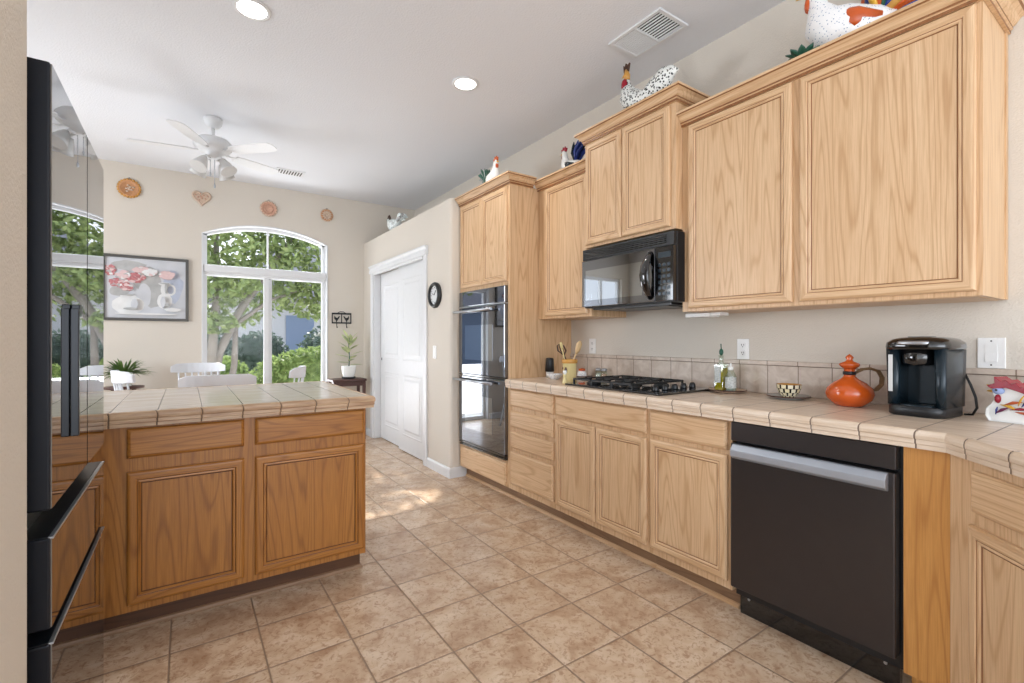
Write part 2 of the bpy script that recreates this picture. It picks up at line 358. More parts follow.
def obj(name, mb, mats, parent=None, world=False, bevel=0, label=None, seg=2, smooth=None, keep=False):
    if not isinstance(mats, (list, tuple)): mats = [mats]
    vs = [Vector(v) for v in mb.v]; root = parent
    while root is not None and root.parent is not None: root = root.parent
    loc = Vector((0, 0, 0))
    if parent is not None and world:
        inv = MAT4[root].inverted(); vs = [inv @ v for v in vs]
    if parent is None and not keep:
        xs = [v.x for v in vs]; ys = [v.y for v in vs]; zs = [v.z for v in vs]
        loc = Vector(((min(xs)+max(xs))/2, (min(ys)+max(ys))/2, min(zs))); vs = [v-loc for v in vs]
    me = bpy.data.meshes.new(name); me.from_pydata(vs, [], mb.f)
    for m in mats: me.materials.append(M[m] if isinstance(m, str) else m)
    for i, p in enumerate(me.polygons):
        p.material_index = mb.m[i]; p.use_smooth = mb.sm[i] if smooth is None else smooth
    if mb.uv:
        ul = me.uv_layers.new(name='UVMap')
        for fi, u in mb.uv.items():
            for k, li in enumerate(me.polygons[fi].loop_indices): ul.data[li].uv = u[k]
    bm = bmesh.new(); bm.from_mesh(me); bmesh.ops.recalc_face_normals(bm, faces=bm.faces); bm.to_mesh(me); bm.free()
    o = bpy.data.objects.new(name, me); COL.objects.link(o); o.location = loc
    if parent is not None: o.parent = parent; MAT4[o] = MAT4[root]
    else: MAT4[o] = Matrix.Translation(loc)
    if bevel:
        b = o.modifiers.new('bevel', 'BEVEL'); b.width = bevel; b.segments = seg; b.limit_method = 'ANGLE'; b.angle_limit = radians(40)
    if label: o['label'] = label
    return o
def struct(name, mb, mats, **k): return tag(obj(name, mb, mats, world=True, **k), kind='structure')
def copy_tree(o, parent=None):
    c = o.copy(); COL.objects.link(c)
    if parent: c.parent = parent
    for ch in o.children: copy_tree(ch, c)
    return c

# ------------------------------------------------------------------ room shell
XR, YB, ZC = 2.615, 6.20, 3.01
XF = 2.005                      # face frame plane of the right run
ZT, ZU = .922, .862             # counter top / underside
struct('floor', MB().box(-2.6, XR+.12, -3.4, YB+.15, -.1, 0), 'floor')
struct('ceiling', MB().box(-2.75, XR+.15, -3.4, YB+.2, ZC, ZC+.12), 'ceil')
struct('wall_right', MB().box(XR, XR+.12, -3.4, YB+.15, 0, ZC), 'wall')
WX0, WX1, WZS, WZA = .150, 1.445, 2.385, 2.525
def arch(n=18, x0=WX0, x1=WX1, zs=WZS, za=WZA):
    c = (x0+x1)/2; hw = (x1-x0)/2; s_ = za-zs; R_ = (hw*hw+s_*s_)/(2*s_); a = math.asin(hw/R_)
    return [(c+R_*sin(-a+2*a*i/n), za-R_+R_*cos(-a+2*a*i/n)) for i in range(n+1)]
mb = MB(); mb.box(-1.45, WX0, YB, YB+.15, 0, ZC).box(-2.6, -2.4, YB, YB+.15, 0, ZC).box(-2.4, -1.45, YB, YB+.15, 0, .9).box(-2.4, -1.45, YB, YB+.15, 2.35, ZC).box(WX1, XR, YB, YB+.15, 0, ZC)
ap = arch()
for i in range(len(ap)-1): mb.prism([ap[i], ap[i+1], (ap[i+1][0], ZC), (ap[i][0], ZC)], YB, YB+.15, 'y')
struct('wall_back', mb, 'wall')
mb = MB().box(-2.72, -2.6, 1.28, 3.7, 0, ZC).box(-2.72, -2.6, 5.4, YB+.15, 0, ZC).box(-2.72, -2.6, 3.7, 5.4, 0, .9).box(-2.72, -2.6, 3.7, 5.4, 2.25, ZC)
struct('wall_left', mb, 'wall')
# near partition that ends beside the refrigerator, rounded nose
XS = -.2478
nose = [(XS-.02, .95), (XS-.006, .956), (XS, .97), (XS, 1.255), (XS-.006, 1.269), (XS-.02, 1.275), (-2.6, 1.275), (-2.6, .95)]
struct('wall_front', MB().prism(nose, 0, ZC), 'wall')
struct('wall_alcove', MB().box(-1.17, -1.05, 1.275, 2.5, 0, ZC), 'wall')
# pantry block
PX, PY0, PZ = 1.91, 3.745, 2.46
DY0, DY1, DZ = 4.29, 5.80, 2.035
mb = MB()
r_ = .025
mb.prism([(PX+r_, PY0), (PX+r_*.3, PY0+r_*.3), (PX, PY0+r_), (PX, DY0), (PX+.12, DY0), (PX+.12, PY0+.12), (XR-.01, PY0+.12), (XR-.01, PY0)], 0, PZ)
mb.box(PX, PX+.12, DY1, YB, 0, PZ).box(PX, PX+.12, DY0, DY1, DZ, PZ)
mb.box(PX+.12, XR, PY0+.12, YB, PZ-.05, PZ)
struct('wall_pantry', mb, 'wall')
# baseboards
bp_ = [(0, 0), (.014, 0), (.014, .075), (.008, .088), (0, .09)]
struct('baseboard_pantry', MB().sweep([(PX, DY0-.075), (PX, PY0), (XF+.06, PY0)], bp_, -1), 'white')
struct('baseboard_pantry_end', MB().sweep([(PX, YB), (PX, DY1+.085)], bp_, -1), 'white')
struct('baseboard_back', MB().sweep([(PX, YB), (WX1+.03, YB)], bp_, 1), 'white')
struct('baseboard_back_left', MB().sweep([(WX0-.03, YB), (-2.58, YB)], bp_, 1), 'white')
# door casing and head
mb = MB().box(PX-.018, PX+.0, DY1, DY1+.085, 0, DZ).box(PX-.018, PX, DY0-.07, DY0, 0, DZ)
mb.box(PX, PX+.11, DY1-.016, DY1, 0, DZ).box(PX, PX+.11, DY0, DY0+.016, 0, DZ)
struct('trim_1', mb, 'white', bevel=.003)
mb = MB().sweep([(PX, DY1+.10), (PX, DY0-.085)], [(0.0, DZ-.005), (.03, DZ-.005), (.03, DZ+.03), (.024, DZ+.036), (.024, DZ+.055), (.04, DZ+.072), (.04, DZ+.085), (0, DZ+.085)], -1)
mb.sweep([(PX+.012, DY1-.02), (PX+.012, DY0+.02)], [(0, DZ-.03), (.03, DZ-.03), (.03, DZ+.0), (0, DZ+.0)], -1)
mb = mb
struct('trim_2', mb, 'white', bevel=.002)
def rect_rings(mb, x0, x1, z0, z1, steps, y=0, mi=(0, 0), cap=True, capmi=None):
    """steps [(inset, outward depth)] ; local frame, -y outward; mi=(vertical sides, rails)"""
    k = len(mb.v)
    for ins, d in steps: mb.v += [(x0+ins, y-d, z0+ins), (x1-ins, y-d, z0+ins), (x1-ins, y-d, z1-ins), (x0+ins, y-d, z1-ins)]
    for i in range(len(steps)-1):
        for j in range(4):
            mb.face((k+i*4+j, k+i*4+(j+1) % 4, k+(i+1)*4+(j+1) % 4, k+(i+1)*4+j), mi[1] if j in (0, 2) else mi[0])
    if cap: mb.face([k+(len(steps)-1)*4+j for j in range(4)], mi[0] if capmi is None else capmi)
    return mb
def sliding_door(n, y0, y1, x):
    root = empty('door_%d' % n, (x, y1, 0.008), -pi/2); root['kind'] = 'structure'
    w = y1-y0; H = DZ-.02
    m = MB().box(0, w, 0, .034, 0, H)
    obj('door_slab', m, 'white', root)
    for (a, b) in ((.17, .83), (.98, H-.15)):
        mm = MB(); rect_rings(mm, .12, w-.12, a, b, [(0, 0), (.012, .004), (.02, .001), (.05, .001), (.07, .007)], 0)
        obj('door_panel', mm, 'white', root)
    return root
d1 = sliding_door(1, 5.02, 5.775, PX+.078)
d2 = sliding_door(2, 4.31, 5.07, PX+.038)
for d_, lx in ((d1, .03), (d2, .71)):
    obj('finger_pull', MB().lathe([(.022, 0), (.022, .003), (.014, .003), (.012, .001)], (lx+.01, -.0005, .97), 16, ax='y').lathe([(.013, -.0035), (.013, -.003)], (lx+.01, 0, .97), 12, ax='y', mi=1), ['steel', 'slot'], d_)
# ------------------------------------------------------------------ patio door window
root = empty('window_1', ((WX0+WX1)/2, YB+.08, 0)); root['kind'] = 'structure'
fy0, fy1 = YB+.065, YB+.125
mb = MB(); ft = .04
mb.box(WX0, WX0+ft, fy0, fy1, 0, WZS+.005).box(WX1-ft, WX1, fy0, fy1, 0, WZS+.005).box(WX0+ft, WX1-ft, fy0, fy1, 0, .05)
mb.box(WX0+ft, WX1-ft, fy0, fy1, 1.93, 2.04)
ai = arch(18, WX0+.02, WX1-.02, WZS-.012, WZA-.035); ao = arch(18)
for i in range(18): mb.prism([ai[i], ai[i+1], ao[i+1], ao[i]], fy0, fy1, 'y')
obj('window_frame', mb, 'white', root, world=True)
mx = (WX0+WX1)/2
obj('mullion', MB().box(mx-.009, mx+.009, fy0+.01, fy1-.01, 2.04, WZA-.03), 'white', root, world=True)
obj('sash_stile', MB().box(mx-.045, mx+.005, fy0-.012, fy1-.02, .05, 1.935).box(mx+.0, mx+.045, fy0+.03, fy1+.005, .05, 1.935), 'white', root, world=True)
obj('pane', MB().box(WX0+ft, WX1-ft, fy0+.025, fy0+.029, .05, 1.935), 'pane', root, world=True)
mb = MB(); a3 = arch(18, WX0+.03, WX1-.03, WZS-.02, WZA-.045)
mb.prism([(WX0+.03, 2.03)][:1]+[(WX1-.03, 2.03)]+a3[::-1], fy0+.025, fy0+.029, 'y')
obj('pane', mb, 'pane', root, world=True)
mb = MB(); a1 = arch(18, WX0+.002, WX1-.002, WZS, WZA-.001); a2 = arch(18, WX0-.012, WX1+.012, WZS, WZA+.014)
for i in range(18): mb.prism([a1[i], a1[i+1], a2[i+1], a2[i]], YB-.008, YB+.065, 'y')
mb.box(WX0-.012, WX0+.002, YB-.008, YB+.065, 0, WZS).box(WX1-.002, WX1+.012, YB-.008, YB+.065, 0, WZS)
struct('trim_3', mb, 'white')
vb = empty('roller_blind', ((WX0+WX1)/2, YB+.03, 1.955), 0, 'white rolled-up shade cassette across the patio window below its arched transom', 'window shade')
obj('cassette', MB().box(WX0+.006, WX1-.006, YB+.0, YB+.062, 1.965, 2.045), 'white', vb, world=True, bevel=.008)
obj('hem_bar', MB().box(WX0+.02, WX1-.02, YB+.02, YB+.04, 1.935, 1.966), 'white', vb, world=True, bevel=.003)
root = empty('window_3', (-1.925, YB+.08, .9)); root['kind'] = 'structure'
mb = MB()
for x0, x1, z0, z1 in ((-2.4, -1.45, .9, .95), (-2.4, -1.45, 2.3, 2.35), (-2.4, -2.35, .95, 2.3), (-1.5, -1.45, .95, 2.3), (-1.95, -1.90, .95, 2.3)): mb.box(x0, x1, YB+.06, YB+.12, z0, z1)
obj('window_frame', mb, 'white', root, world=True)
obj('pane', MB().box(-2.35, -1.5, YB+.088, YB+.092, .95, 2.3), 'pane', root, world=True)
root = empty('window_2', (-2.66, 4.55, .9)); root['kind'] = 'structure'
mb = MB()
for y0, y1, z0, z1 in ((3.7, 5.4, .9, .95), (3.7, 5.4, 2.2, 2.25), (3.7, 3.75, .95, 2.2), (5.35, 5.4, .95, 2.2), (4.53, 4.58, .95, 2.2)): mb.box(-2.70, -2.64, y0, y1, z0, z1)
obj('window_frame', mb, 'white', root, world=True)
obj('pane', MB().box(-2.672, -2.668, 3.75, 5.35, .95, 2.2), 'pane', root, world=True)

# ------------------------------------------------------------------ cabinetry
def door(root, x0, x1, z0, z1, wood='oak', handle=None):
    m = MB()
    rect_rings(m, x0, x1, z0, z1, [(0, 0), (0, .012), (.005, .018), (.012, .020), (.031, .020), (.034, .0165)], 0, (0, 1), cap=False)
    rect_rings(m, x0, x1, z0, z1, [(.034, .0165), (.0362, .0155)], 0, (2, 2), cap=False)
    rect_rings(m, x0, x1, z0, z1, [(.0362, .0155), (.043, .0165), (.0465, .0125)], 0, (0, 1), cap=False)
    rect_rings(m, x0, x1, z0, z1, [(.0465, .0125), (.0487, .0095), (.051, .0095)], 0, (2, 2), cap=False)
    m.box(x0+.04, x1-.04, -.004, -.001, z0+.04, z1-.04)
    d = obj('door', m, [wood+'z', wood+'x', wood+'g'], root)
    obj('panel', MB().box(x0+.0505, x1-.0505, -.0105, -.004, z0+.0505, z1-.0505), wood+'z', d)
    return d
def drawer(root, x0, x1, z0, z1, wood='oak'):
    m = MB(); rect_rings(m, x0, x1, z0, z1, [(0, 0), (0, .010), (.006, .017), (.013, .020)], 0)
    return obj('drawer', m, wood+'x', root)
def cabinet(name, y1, y0, label, depth=None, z0=.10, z1=ZU, xf=XF, wood='oak', kick=True, cat='cabinet', frame=None):
    """right run: width runs from y1 (left in view) down to y0"""
    root = empty(name, (xf, y1, 0), -pi/2, label, cat); w = y1-y0; dp = depth or (XR-xf)-.002
    g = .0006
    c = MB().box(g, w-g, 0, dp, z0, z1) if frame is None else frame(w, dp)
    obj('carcass', c, [wood+'z'], root)
    if kick:
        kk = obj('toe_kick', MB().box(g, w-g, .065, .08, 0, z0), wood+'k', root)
        obj('shoe_moulding', MB().prism([(.065, 0), (.065, .02), (.057, .016), (.053, .008), (.053, 0)], g, w-g, 'x'), wood+'x', root)
    return root
# drawer stack
R = cabinet('base_cabinet', 2.949, 2.412, 'pale oak base cabinet with four stacked drawers beside the wall ovens')
for a, b in ((.722, .85), (.568, .69), (.415, .537), (.145, .385)): drawer(R, .022, .519, a, b)
# cooktop base
R = cabinet('base_cabinet', 2.412, 1.648, 'pale oak base cabinet with two doors below the gas cooktop')
drawer(R, .012, .752, .722, .85); door(R, .012, .372, .137, .70); door(R, .38, .752, .137, .70)
R = cabinet('base_cabinet', 1.648, 1.189, 'pale oak base cabinet with one drawer and one door just left of the dishwasher')
drawer(R, .014, .44, .722, .85); door(R, .014, .44, .137, .70)
# golden filler
obj_f = obj('filler_panel', MB().box(XF-.02, XF+.02, .454, .572, .10, ZU-.001).box(XF+.06, XF+.08, .454, .572, 0, .10), ['gold'], world=True)
tag(obj_f, 'narrow honey-coloured oak panel between dishwasher and corner cabinet', 'cabinet panel')
# diagonal corner cabinet
Lc = .60; a_ = radians(225)
root = empty('corner_cabinet', (XF-.02+.0, .4535, 0), a_, 'pale oak diagonal corner cabinet at the right edge, under the counter bend', 'cabinet')
obj('carcass', MB().prism([(0, 0), (Lc, 0), (Lc+.30, .30), (Lc+.2, .52), (.46, .52), (.30, .32), (0, .0001+.02)], .10, ZU, 'z'), 'oakz', root)
obj('toe_kick', MB().box(.03, Lc, .07, .085, 0, .10), 'oakk', root)
drawer(root, .105, Lc-.075, .712, .832); door(root, .095, Lc-.075, .137, .672)
# peninsula
PYF = 2.490
root = empty('peninsula_cabinet', (-.80, PYF, 0), 0, 'honey oak peninsula cabinet with two doors and two drawers beside the refrigerator', 'cabinet')
ox = .80
obj('carcass', MB().box(0, .775+ox, 0, .62, .10, ZU), 'honeyz', root)
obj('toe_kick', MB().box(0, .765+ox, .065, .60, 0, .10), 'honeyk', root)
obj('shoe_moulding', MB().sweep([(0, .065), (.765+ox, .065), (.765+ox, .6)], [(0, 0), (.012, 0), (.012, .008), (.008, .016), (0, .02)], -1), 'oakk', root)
for x0, x1 in ((-.70, -.285), (-.20, .218), (.262, .765)):
    if x0 < -.5: x1 = -.31
    drawer(root, x0+ox, x1+ox, .73, .852, 'honey'); door(root, x0+ox, x1+ox, .13, .675, 'honey')
root['label'] = 'honey oak peninsula cabinet with doors and drawers beside the refrigerator'
# crown profile
def crown(z): return [(0, z-.072), (.012, z-.072), (.012, z-.060), (.018, z-.056), (.018, z-.048), (.028, z-.040), (.036, z-.026), (.050, z-.016), (.056, z-.012), (.056, z), (0, z)]
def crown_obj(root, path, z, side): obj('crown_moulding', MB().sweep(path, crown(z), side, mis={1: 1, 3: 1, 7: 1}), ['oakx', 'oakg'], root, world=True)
# oven cabinet
def ovf(w, d):
    m = MB(); g = .0006
    m.box(g, w-g, 0, d, .10, .300).box(g, w-g, 0, d, 1.632, 2.39).box(g, .030, 0, d, .300, 1.632).box(w-.030, w-g, 0, d, .300, 1.632).box(.03, w-.03, d-.02, d, .3, 1.632)
    return m
R = cabinet('oven_cabinet', 3.737, 2.9495, 'tall light oak cabinet holding the double wall oven', frame=ovf)
drawer(R, .03, .745, .105, .285); door(R, .03, .392, 1.66, 2.375); door(R, .398, .757, 1.66, 2.375)
crown_obj(R, [(2.214, 2.9495), (XF, 2.9495), (XF, 3.737)], 2.46, 1)
# wall cabinets
XU = 2.272
R = cabinet('wall_cabinet', 1.6395, .433, 'wide light oak wall cabinet with two doors above the kettle jug and coffee maker', z0=1.37, z1=2.40, xf=XU, kick=False)
R['label'] = 'wide light oak wall cabinet with two tall doors above the coffee maker and orange jug'
door(R, .042, .582, 1.387, 2.385); door(R, .615, 1.190, 1.387, 2.385)
crown_obj(R, [(XR-.003, .433), (XU, .433), (XU, 1.6395)], 2.462, 1)
obj('under_panel', MB().box(.02, 1.185, .02, .33, 1.368, 1.3705), 'oakx', R)
obj('scribe_strip', MB().box(1.2055, 1.211, .31, .34, 1.37, 2.39), 'oakz', R)
R = cabinet('wall_cabinet', 2.3555, 1.640, 'raised light oak wall cabinet with two doors directly over the microwave', z0=1.828, z1=2.53, xf=2.215, kick=False)
door(R, .012, .330, 1.845, 2.512); door(R, .336, .680, 1.845, 2.512)
crown_obj(R, [(XR-.003, 1.640), (2.215, 1.640), (2.215, 2.3555), (XR-.003, 2.3555)], 2.595, 1)
R = cabinet('wall_cabinet', 2.9485, 2.3565, 'light oak wall cabinet with one door between tall oven cabinet and microwave', z0=1.375, z1=2.375, xf=XU, kick=False)
door(R, .10, .565, 1.392, 2.36)
crown_obj(R, [(XU, 2.3565), (XU, 2.9485)], 2.44, 1)

# ------------------------------------------------------------------ countertops
EDGE = [(-.03, ZU), (-.006, ZU), (-.006, ZU+.014), (-.003, ZU+.017), (-.003, ZU+.030), (0, ZU+.034), (.001, ZT-.016), (-.001, ZT-.008), (-.006, ZT-.002), (-.013, ZT+.001), (-.022, ZT), (-.03, ZT)]
XE = 1.955
q = 1/sqrt(2)
diag = [(XE, .46), (XE-.42, .04)]
R = empty('countertop', (2.3, 1.8, ZU), 0, 'long beige tiled countertop carrying the cooktop and coffee maker', 'countertop')
pathr = [(XE, 2.945), (XE, .46), (XE-.42, .04)]
obj('edge_tiles', MB().sweep(pathr, EDGE, -1, smooth=False), 'edge_r', R, world=True)
m = MB()
ck = (2.035, 2.545, 1.60, 2.36)   # cooktop cutout x0,x1,y0,y1
k_ = .03
top = [(XE+k_, 2.945), (XR-.002, 2.945), (XR-.002, .46-.0), (XE+k_, .46-.0)]
m.box(XE+k_, XR-.002, .447, 2.945, ZU, ZT)
m.prism([(XE+k_, .447), (XE-.42+.021, .04-.021), (XE-.42+.5, -.35), (XR-.002, -.35), (XR-.002, .447)], ZU, ZT, 'z')
obj('top_tiles', m, 'ctop_r', R, world=True)
R = empty('countertop', (0, 3, ZU), 0, 'beige tiled countertop of the peninsula in front of the breakfast nook', 'countertop')
PXR, PYE, PYK = .815, 2.452, 3.55
obj('edge_tiles', MB().sweep([(-.80, PYE), (PXR, PYE), (PXR, PYK), (-.80, PYK)], EDGE, -1), 'edge_p', R, world=True)
obj('top_tiles', MB().box(-.80, PXR-.03, PYE+.03, PYK-.03, ZU, ZT), 'ctop_p', R, world=True)
mb = MB().box(XR-.012, XR-.0005, -.2, 2.945, ZT+.0005, 1.078).box(XR-.018, XR-.0005, -.2, 2.945, 1.078, 1.102)
tag(obj('backsplash', mb, 'splash', world=True, bevel=.003), 'low row of taupe tiles along the wall behind the long countertop', 'backsplash')

# ------------------------------------------------------------------ dishwasher
D = empty('dishwasher', (XF, 1.182, 0), -pi/2, 'black stainless dishwasher with full-width grey bar handle under the counter', 'dishwasher')
w = .604
obj('tub', MB().box(.004, w-.004, .012, .56, .09, ZU-.004), 'blkplas', D)
obj('control_strip', MB().box(.003, w-.012, -.03, .011, .775, ZU-.006), 'dwblk', D, bevel=.003)
m = MB().box(.003, w-.012, -.035, .011, .135, .765)
obj('door', m, 'dwblk', D, bevel=.006)
hp = [(-.036, .700), (-.036, .765), (-.05, .762), (-.068, .742), (-.066, .715), (-.05, .703)]
obj('handle', MB().prism(hp, .02, w-.03, 'x'), 'dwbar', D, bevel=.003)
obj('kick_plate', MB().box(.01, w-.02, .035, .06, .0, .12), 'blkgloss', D)
for lx in (.05, w-.06): obj('kick_screw', MB().lathe([(.006, -.003), (.005, 0)], (lx, .034, .075), 10, ax='y'), 'steel', D)

# ------------------------------------------------------------------ double oven
O = empty('double_wall_oven', (XF, 3.703, .3), -pi/2, 'black glass double wall oven with steel bar handles', 'oven')
w = .72
obj('body', MB().box(-.002+.004, w-.002, .004, .5, .004, 1.328), 'blkplas', O)
obj('control_panel', MB().box(.0, w, -.028, .002, 1.200, 1.326), 'ovglass', O, bevel=.003)
obj('control_panel_trim', MB().box(0, w, -.026, .002, 1.190, 1.198), 'steel', O)
for z0, z1, nm in ((.628, 1.186, 'upper'), (.045, .606, 'lower')):
    d_ = obj('oven_door', MB().box(.0, w, -.03, .002, z0, z1), 'ovglass', O, bevel=.004)
    obj('oven_window', MB().box(.11, w-.17, -.0315, -.030, z0+.12, z1-.15), 'ovglass2', d_)
    hz = z1-.032
    hb = MB().tube([(-.03, -.068, hz), (w-.13, -.068, hz)], .011, 10)
    for lx in (.03, w-.19): hb.tube([(lx, -.03, hz), (lx, -.068, hz)], .007, 8)
    obj('door_handle', hb, 'steel', d_)
obj('divider_trim', MB().box(0, w, -.027, .002, .609, .625), 'blkgloss', O)
obj('vent_trim', MB().box(0, w, -.024, .002, .004, .018).box(0, w, -.027, .002, .026, .042), 'blkgloss', O)

# ------------------------------------------------------------------ microwave
Mw = empty('microwave_oven', (2.205, 2.352, 1.413), -pi/2, 'black over-the-range microwave with curved door handle', 'microwave')
w = .727
obj('housing', MB().box(.001, w, 0, .405, .012, .398), 'blkplas', Mw, bevel=.003)
gm = MB().box(.004, w-.004, -.022, 0, .325, .396)
obj('vent_grille', gm, 'blkplas', Mw)
gs = MB()
for i in range(5): gs.box(.03, w-.05, -.027, -.021, .336+i*.011, .341+i*.011)

obj('grille_slats', gs, 'blkgloss', Mw)
dd = obj('door', MB().box(.004, w-.128, -.03, 0, .018, .320), 'ovglass', Mw, bevel=.003)
obj('door_window', MB().box(.04, w-.215, -.0312, -.030, .06, .255), 'ovglass2', dd)
cp = obj('control_panel', MB().box(w-.126, w-.004, -.028, 0, .018, .320), 'blkgloss', Mw, bevel=.003)
bt = MB()
for i in range(6):
    for j in range(3): bt.box(w-.105+j*.030, w-.084+j*.030, -.0286, -.028, .05+i*.032, .068+i*.032)
obj('buttons', bt, 'kslate', cp)
obj('display', MB().box(w-.105, w-.022, -.0286, -.028, .258, .290), 'kslate', cp)
hx = w-.158
obj('handle', MB().tube([(hx, -.03, .035), (hx, -.05, .06), (hx, -.075, .11), (hx, -.085, .165), (hx, -.075, .22), (hx, -.05, .27), (hx, -.03, .30)], [(.015, .008), (.023, .010), (.030, .012), (.032, .013), (.030, .012), (.023, .010), (.015, .008)], 14), 'blkgloss', dd)
obj('filter_panel', MB().box(.05, w-.06, .03, .36, .0, .013).box(.30, .62, .06, .2, -.004, .001), ['blkplas'], Mw)

# ------------------------------------------------------------------ cooktop
K = empty('gas_cooktop', (2.29, 1.98, ZT), -pi/2, 'black four-burner gas cooktop with cast iron grates', 'cooktop')
obj('glass_top', MB().box(-.375, .375, -.26, .25, .0005, .012), 'blkgloss', K, bevel=.004)
for cx, cy, r in ((-.24, -.13, .045), (-.24, .12, .036), (.09, -.13, .036), (.09, .12, .045), (-.075, 0, .05)):
    b = obj('burner', MB().lathe([(r, .012), (r, .020), (r*.8, .024), (r*.8, .030), (.002, .032)], (cx, cy, 0), 18), 'blkmat', K)
for cx in (-.24, -.075, .09):
    g = MB(); zz = .043; t = .005; hw = .077
    for x in (cx-hw, cx+hw): g.box(x-t, x+t, -.235, .225, zz-.006, zz+.004)
    for y in (-.235, -.005, .225): g.box(cx-hw, cx+hw, y-t, y+t, zz-.006, zz+.004)
    for y in (-.13, .12):
        g.box(cx-hw, cx-.02, y-t*.8, y+t*.8, zz-.004, zz+.006).box(cx+.02, cx+hw, y-t*.8, y+t*.8, zz-.004, zz+.006)
        g.box(cx-t*.8, cx+t*.8, y-.09, y-.02, zz-.004, zz+.006).box(cx-t*.8, cx+t*.8, y+.02, y+.09, zz-.004, zz+.006)
    for x in (cx-hw, cx+hw):
        for y in (-.23, .22): g.box(x-t, x+t, y-t, y+t, .012, zz)
    obj('grate', g, 'blkmat', K)
for i in range(5):
    obj('knob', MB().lathe([(.019, .012), (.019, .018), (.016, .034), (.014, .038), (.001, .038)], (.27, -.16+i*.083, 0), 14).box(.267, .273, -.176+i*.083, -.144+i*.083, .038, .042), 'blkplas', K)

# ------------------------------------------------------------------ refrigerator
FX, FY0, FY1 = -.2245, 1.317, 2.05
F = empty('refrigerator', (-.6, 1.73, 0), 0, 'tall black mirror-finish refrigerator behind the near wall end', 'refrigerator')
obj('body', MB().box(-1.03, FX-.075, FY0+.006, FY1-.006, .02, 1.765), 'fside', F, world=True)
def fdoor(nm, y0, y1, z0, z1, dz=.0):
    d = obj(nm, MB().box(FX-.068, FX-.002, y0, y1, z0, z1), 'fside', F, world=True, bevel=.004)
    obj('glass_front', MB().box(FX-.002, FX, y0+.004, y1-.002, z0+.003, z1-.003), 'mirror', d, world=True)
    return d
SY = 1.736
for y0, y1, hy_ in ((FY0, SY-.002, SY-.05), (SY+.002, FY1, SY+.05)):
    d = fdoor('door', y0, y1, .872, 1.778)
    obj('handle_recess', MB().box(FX+.0002, FX+.0045, hy_-.045 if hy_ < SY else hy_-.02, hy_+.02 if hy_ < SY else hy_+.045, .95, 1.31), 'fdark', d, world=True) if False else None
fh = MB().box(FX, FX+.012, 1.395, 1.425, .985, 1.298)
hd = obj('handle', MB().box(FX+.0003, FX+.016, 1.50, 1.512, .99, 1.29).box(FX+.0003, FX+.016, 1.512, 1.55, 1.27, 1.30), 'fdark', F, world=True, bevel=.002)
for z0, z1 in ((.632, .816), (.05, .602)):
    fdoor('drawer', FY0, FY1, z0, z1)
    obj('drawer_pull', MB().box(FX-.006, FX+.0025, FY0+.004, FY1-.004, z1-.003, z1+.0015), 'steel', F, world=True, bevel=.001)
    obj('pull_recess', MB().box(FX-.066, FX-.05, FY0+.004, FY1-.004, z1+.0005, z1+.05).box(FX-.05, FX-.0065, FY0+.004, FY1-.004, z1+.0002, z1+.002), 'fdark', F, world=True)
obj('hinge_cover', MB().box(FX-.20, FX-.09, FY0+.01, FY0+.07, 1.766, 1.782), 'fside', F, world=True, bevel=.004)
for px_, py_ in ((-.98, FY0+.05), (-.98, FY1-.05), (FX-.12, FY0+.05), (FX-.12, FY1-.05)): obj('foot', MB().lathe([(.02, 0), (.02, .021)], (px_, py_, 0), 10), 'blkplas', F, world=True)

# ------------------------------------------------------------------ wall fittings
def outlet(y, z, label, x=XR):
    o = empty('wall_outlet', (x, y, z), -pi/2, label, 'outlet')
    obj('cover_plate', MB().box(-.035, .035, -.006, -.0003, -.058, .058), 'plate_w', o, bevel=.002)
    for s in (-1, 1):
        r = obj('socket', MB().lathe([(.017, -.008), (.017, -.006)], (0, 0, s*.022), 16, ax='y'), 'plate_w', o)
        obj('slot', MB().box(-.008, -.005, -.0086, -.008, s*.022-.003, s*.022+.007).box(.005, .008, -.0086, -.008, s*.022-.003, s*.022+.007).lathe([(.003, -.0086), (.003, -.008)], (0, 0, s*.022-.009), 8, ax='y'), 'slot', r)
    return o
outlet(1.485, 1.163, 'white duplex outlet on the wall above the oil and soap bottles')
outlet(2.70, 1.166, 'white duplex outlet on the wall behind the utensil crock')
def rocker(y, z, label, x, k=1.0):
    o = empty('light_switch', (x, y, z), -pi/2, label, 'light switch')
    obj('cover_plate', MB().box(-.04*k, .04*k, -.006, -.0003, -.06, .06), 'plate_w', o, bevel=.002)
    obj('rocker', MB().prism([(-.0061, -.034), (-.010, -.034), (-.0065, .0), (-.008, .034), (-.0061, .034)], -.017, .017, 'x'), 'plate_w', o)
    
    for zz in (.047, -.047): obj('screw', MB().lathe([(.003, -.0068), (.003, -.006)], (0, 0, zz), 8, ax='y'), 'slot', o)
rocker(.475, 1.164, 'white wall switch to the right of the coffee maker', XR)
rocker(4.055, 1.10, 'small white wall switch under the round clock', PX, .9)
Ck = empty('wall_clock', (PX, 4.03, 1.628), -pi/2, 'round black-rimmed wall clock with pale face beside the pantry doors', 'clock')
obj('case', MB().lathe([(.118, 0), (.120, -.02), (.108, -.036), (.094, -.036), (.088, -.022), (.086, -.012), (.001, -.012)], (0, -.0003, 0), 32, ax='y'), 'blkplas', Ck)
obj('dial', MB().lathe([(.088, -.016), (.001, -.016)], (0, 0, 0), 32, ax='y', cap=False), 'white', Ck)
mk = MB()
for i in range(12):
    a = i*pi/6; mk.box(.070*sin(a)-.003, .070*sin(a)+.003, -.018, -.0155, .070*cos(a)-.006, .070*cos(a)+.006)
obj('hour_marks', mk, 'slot', Ck)
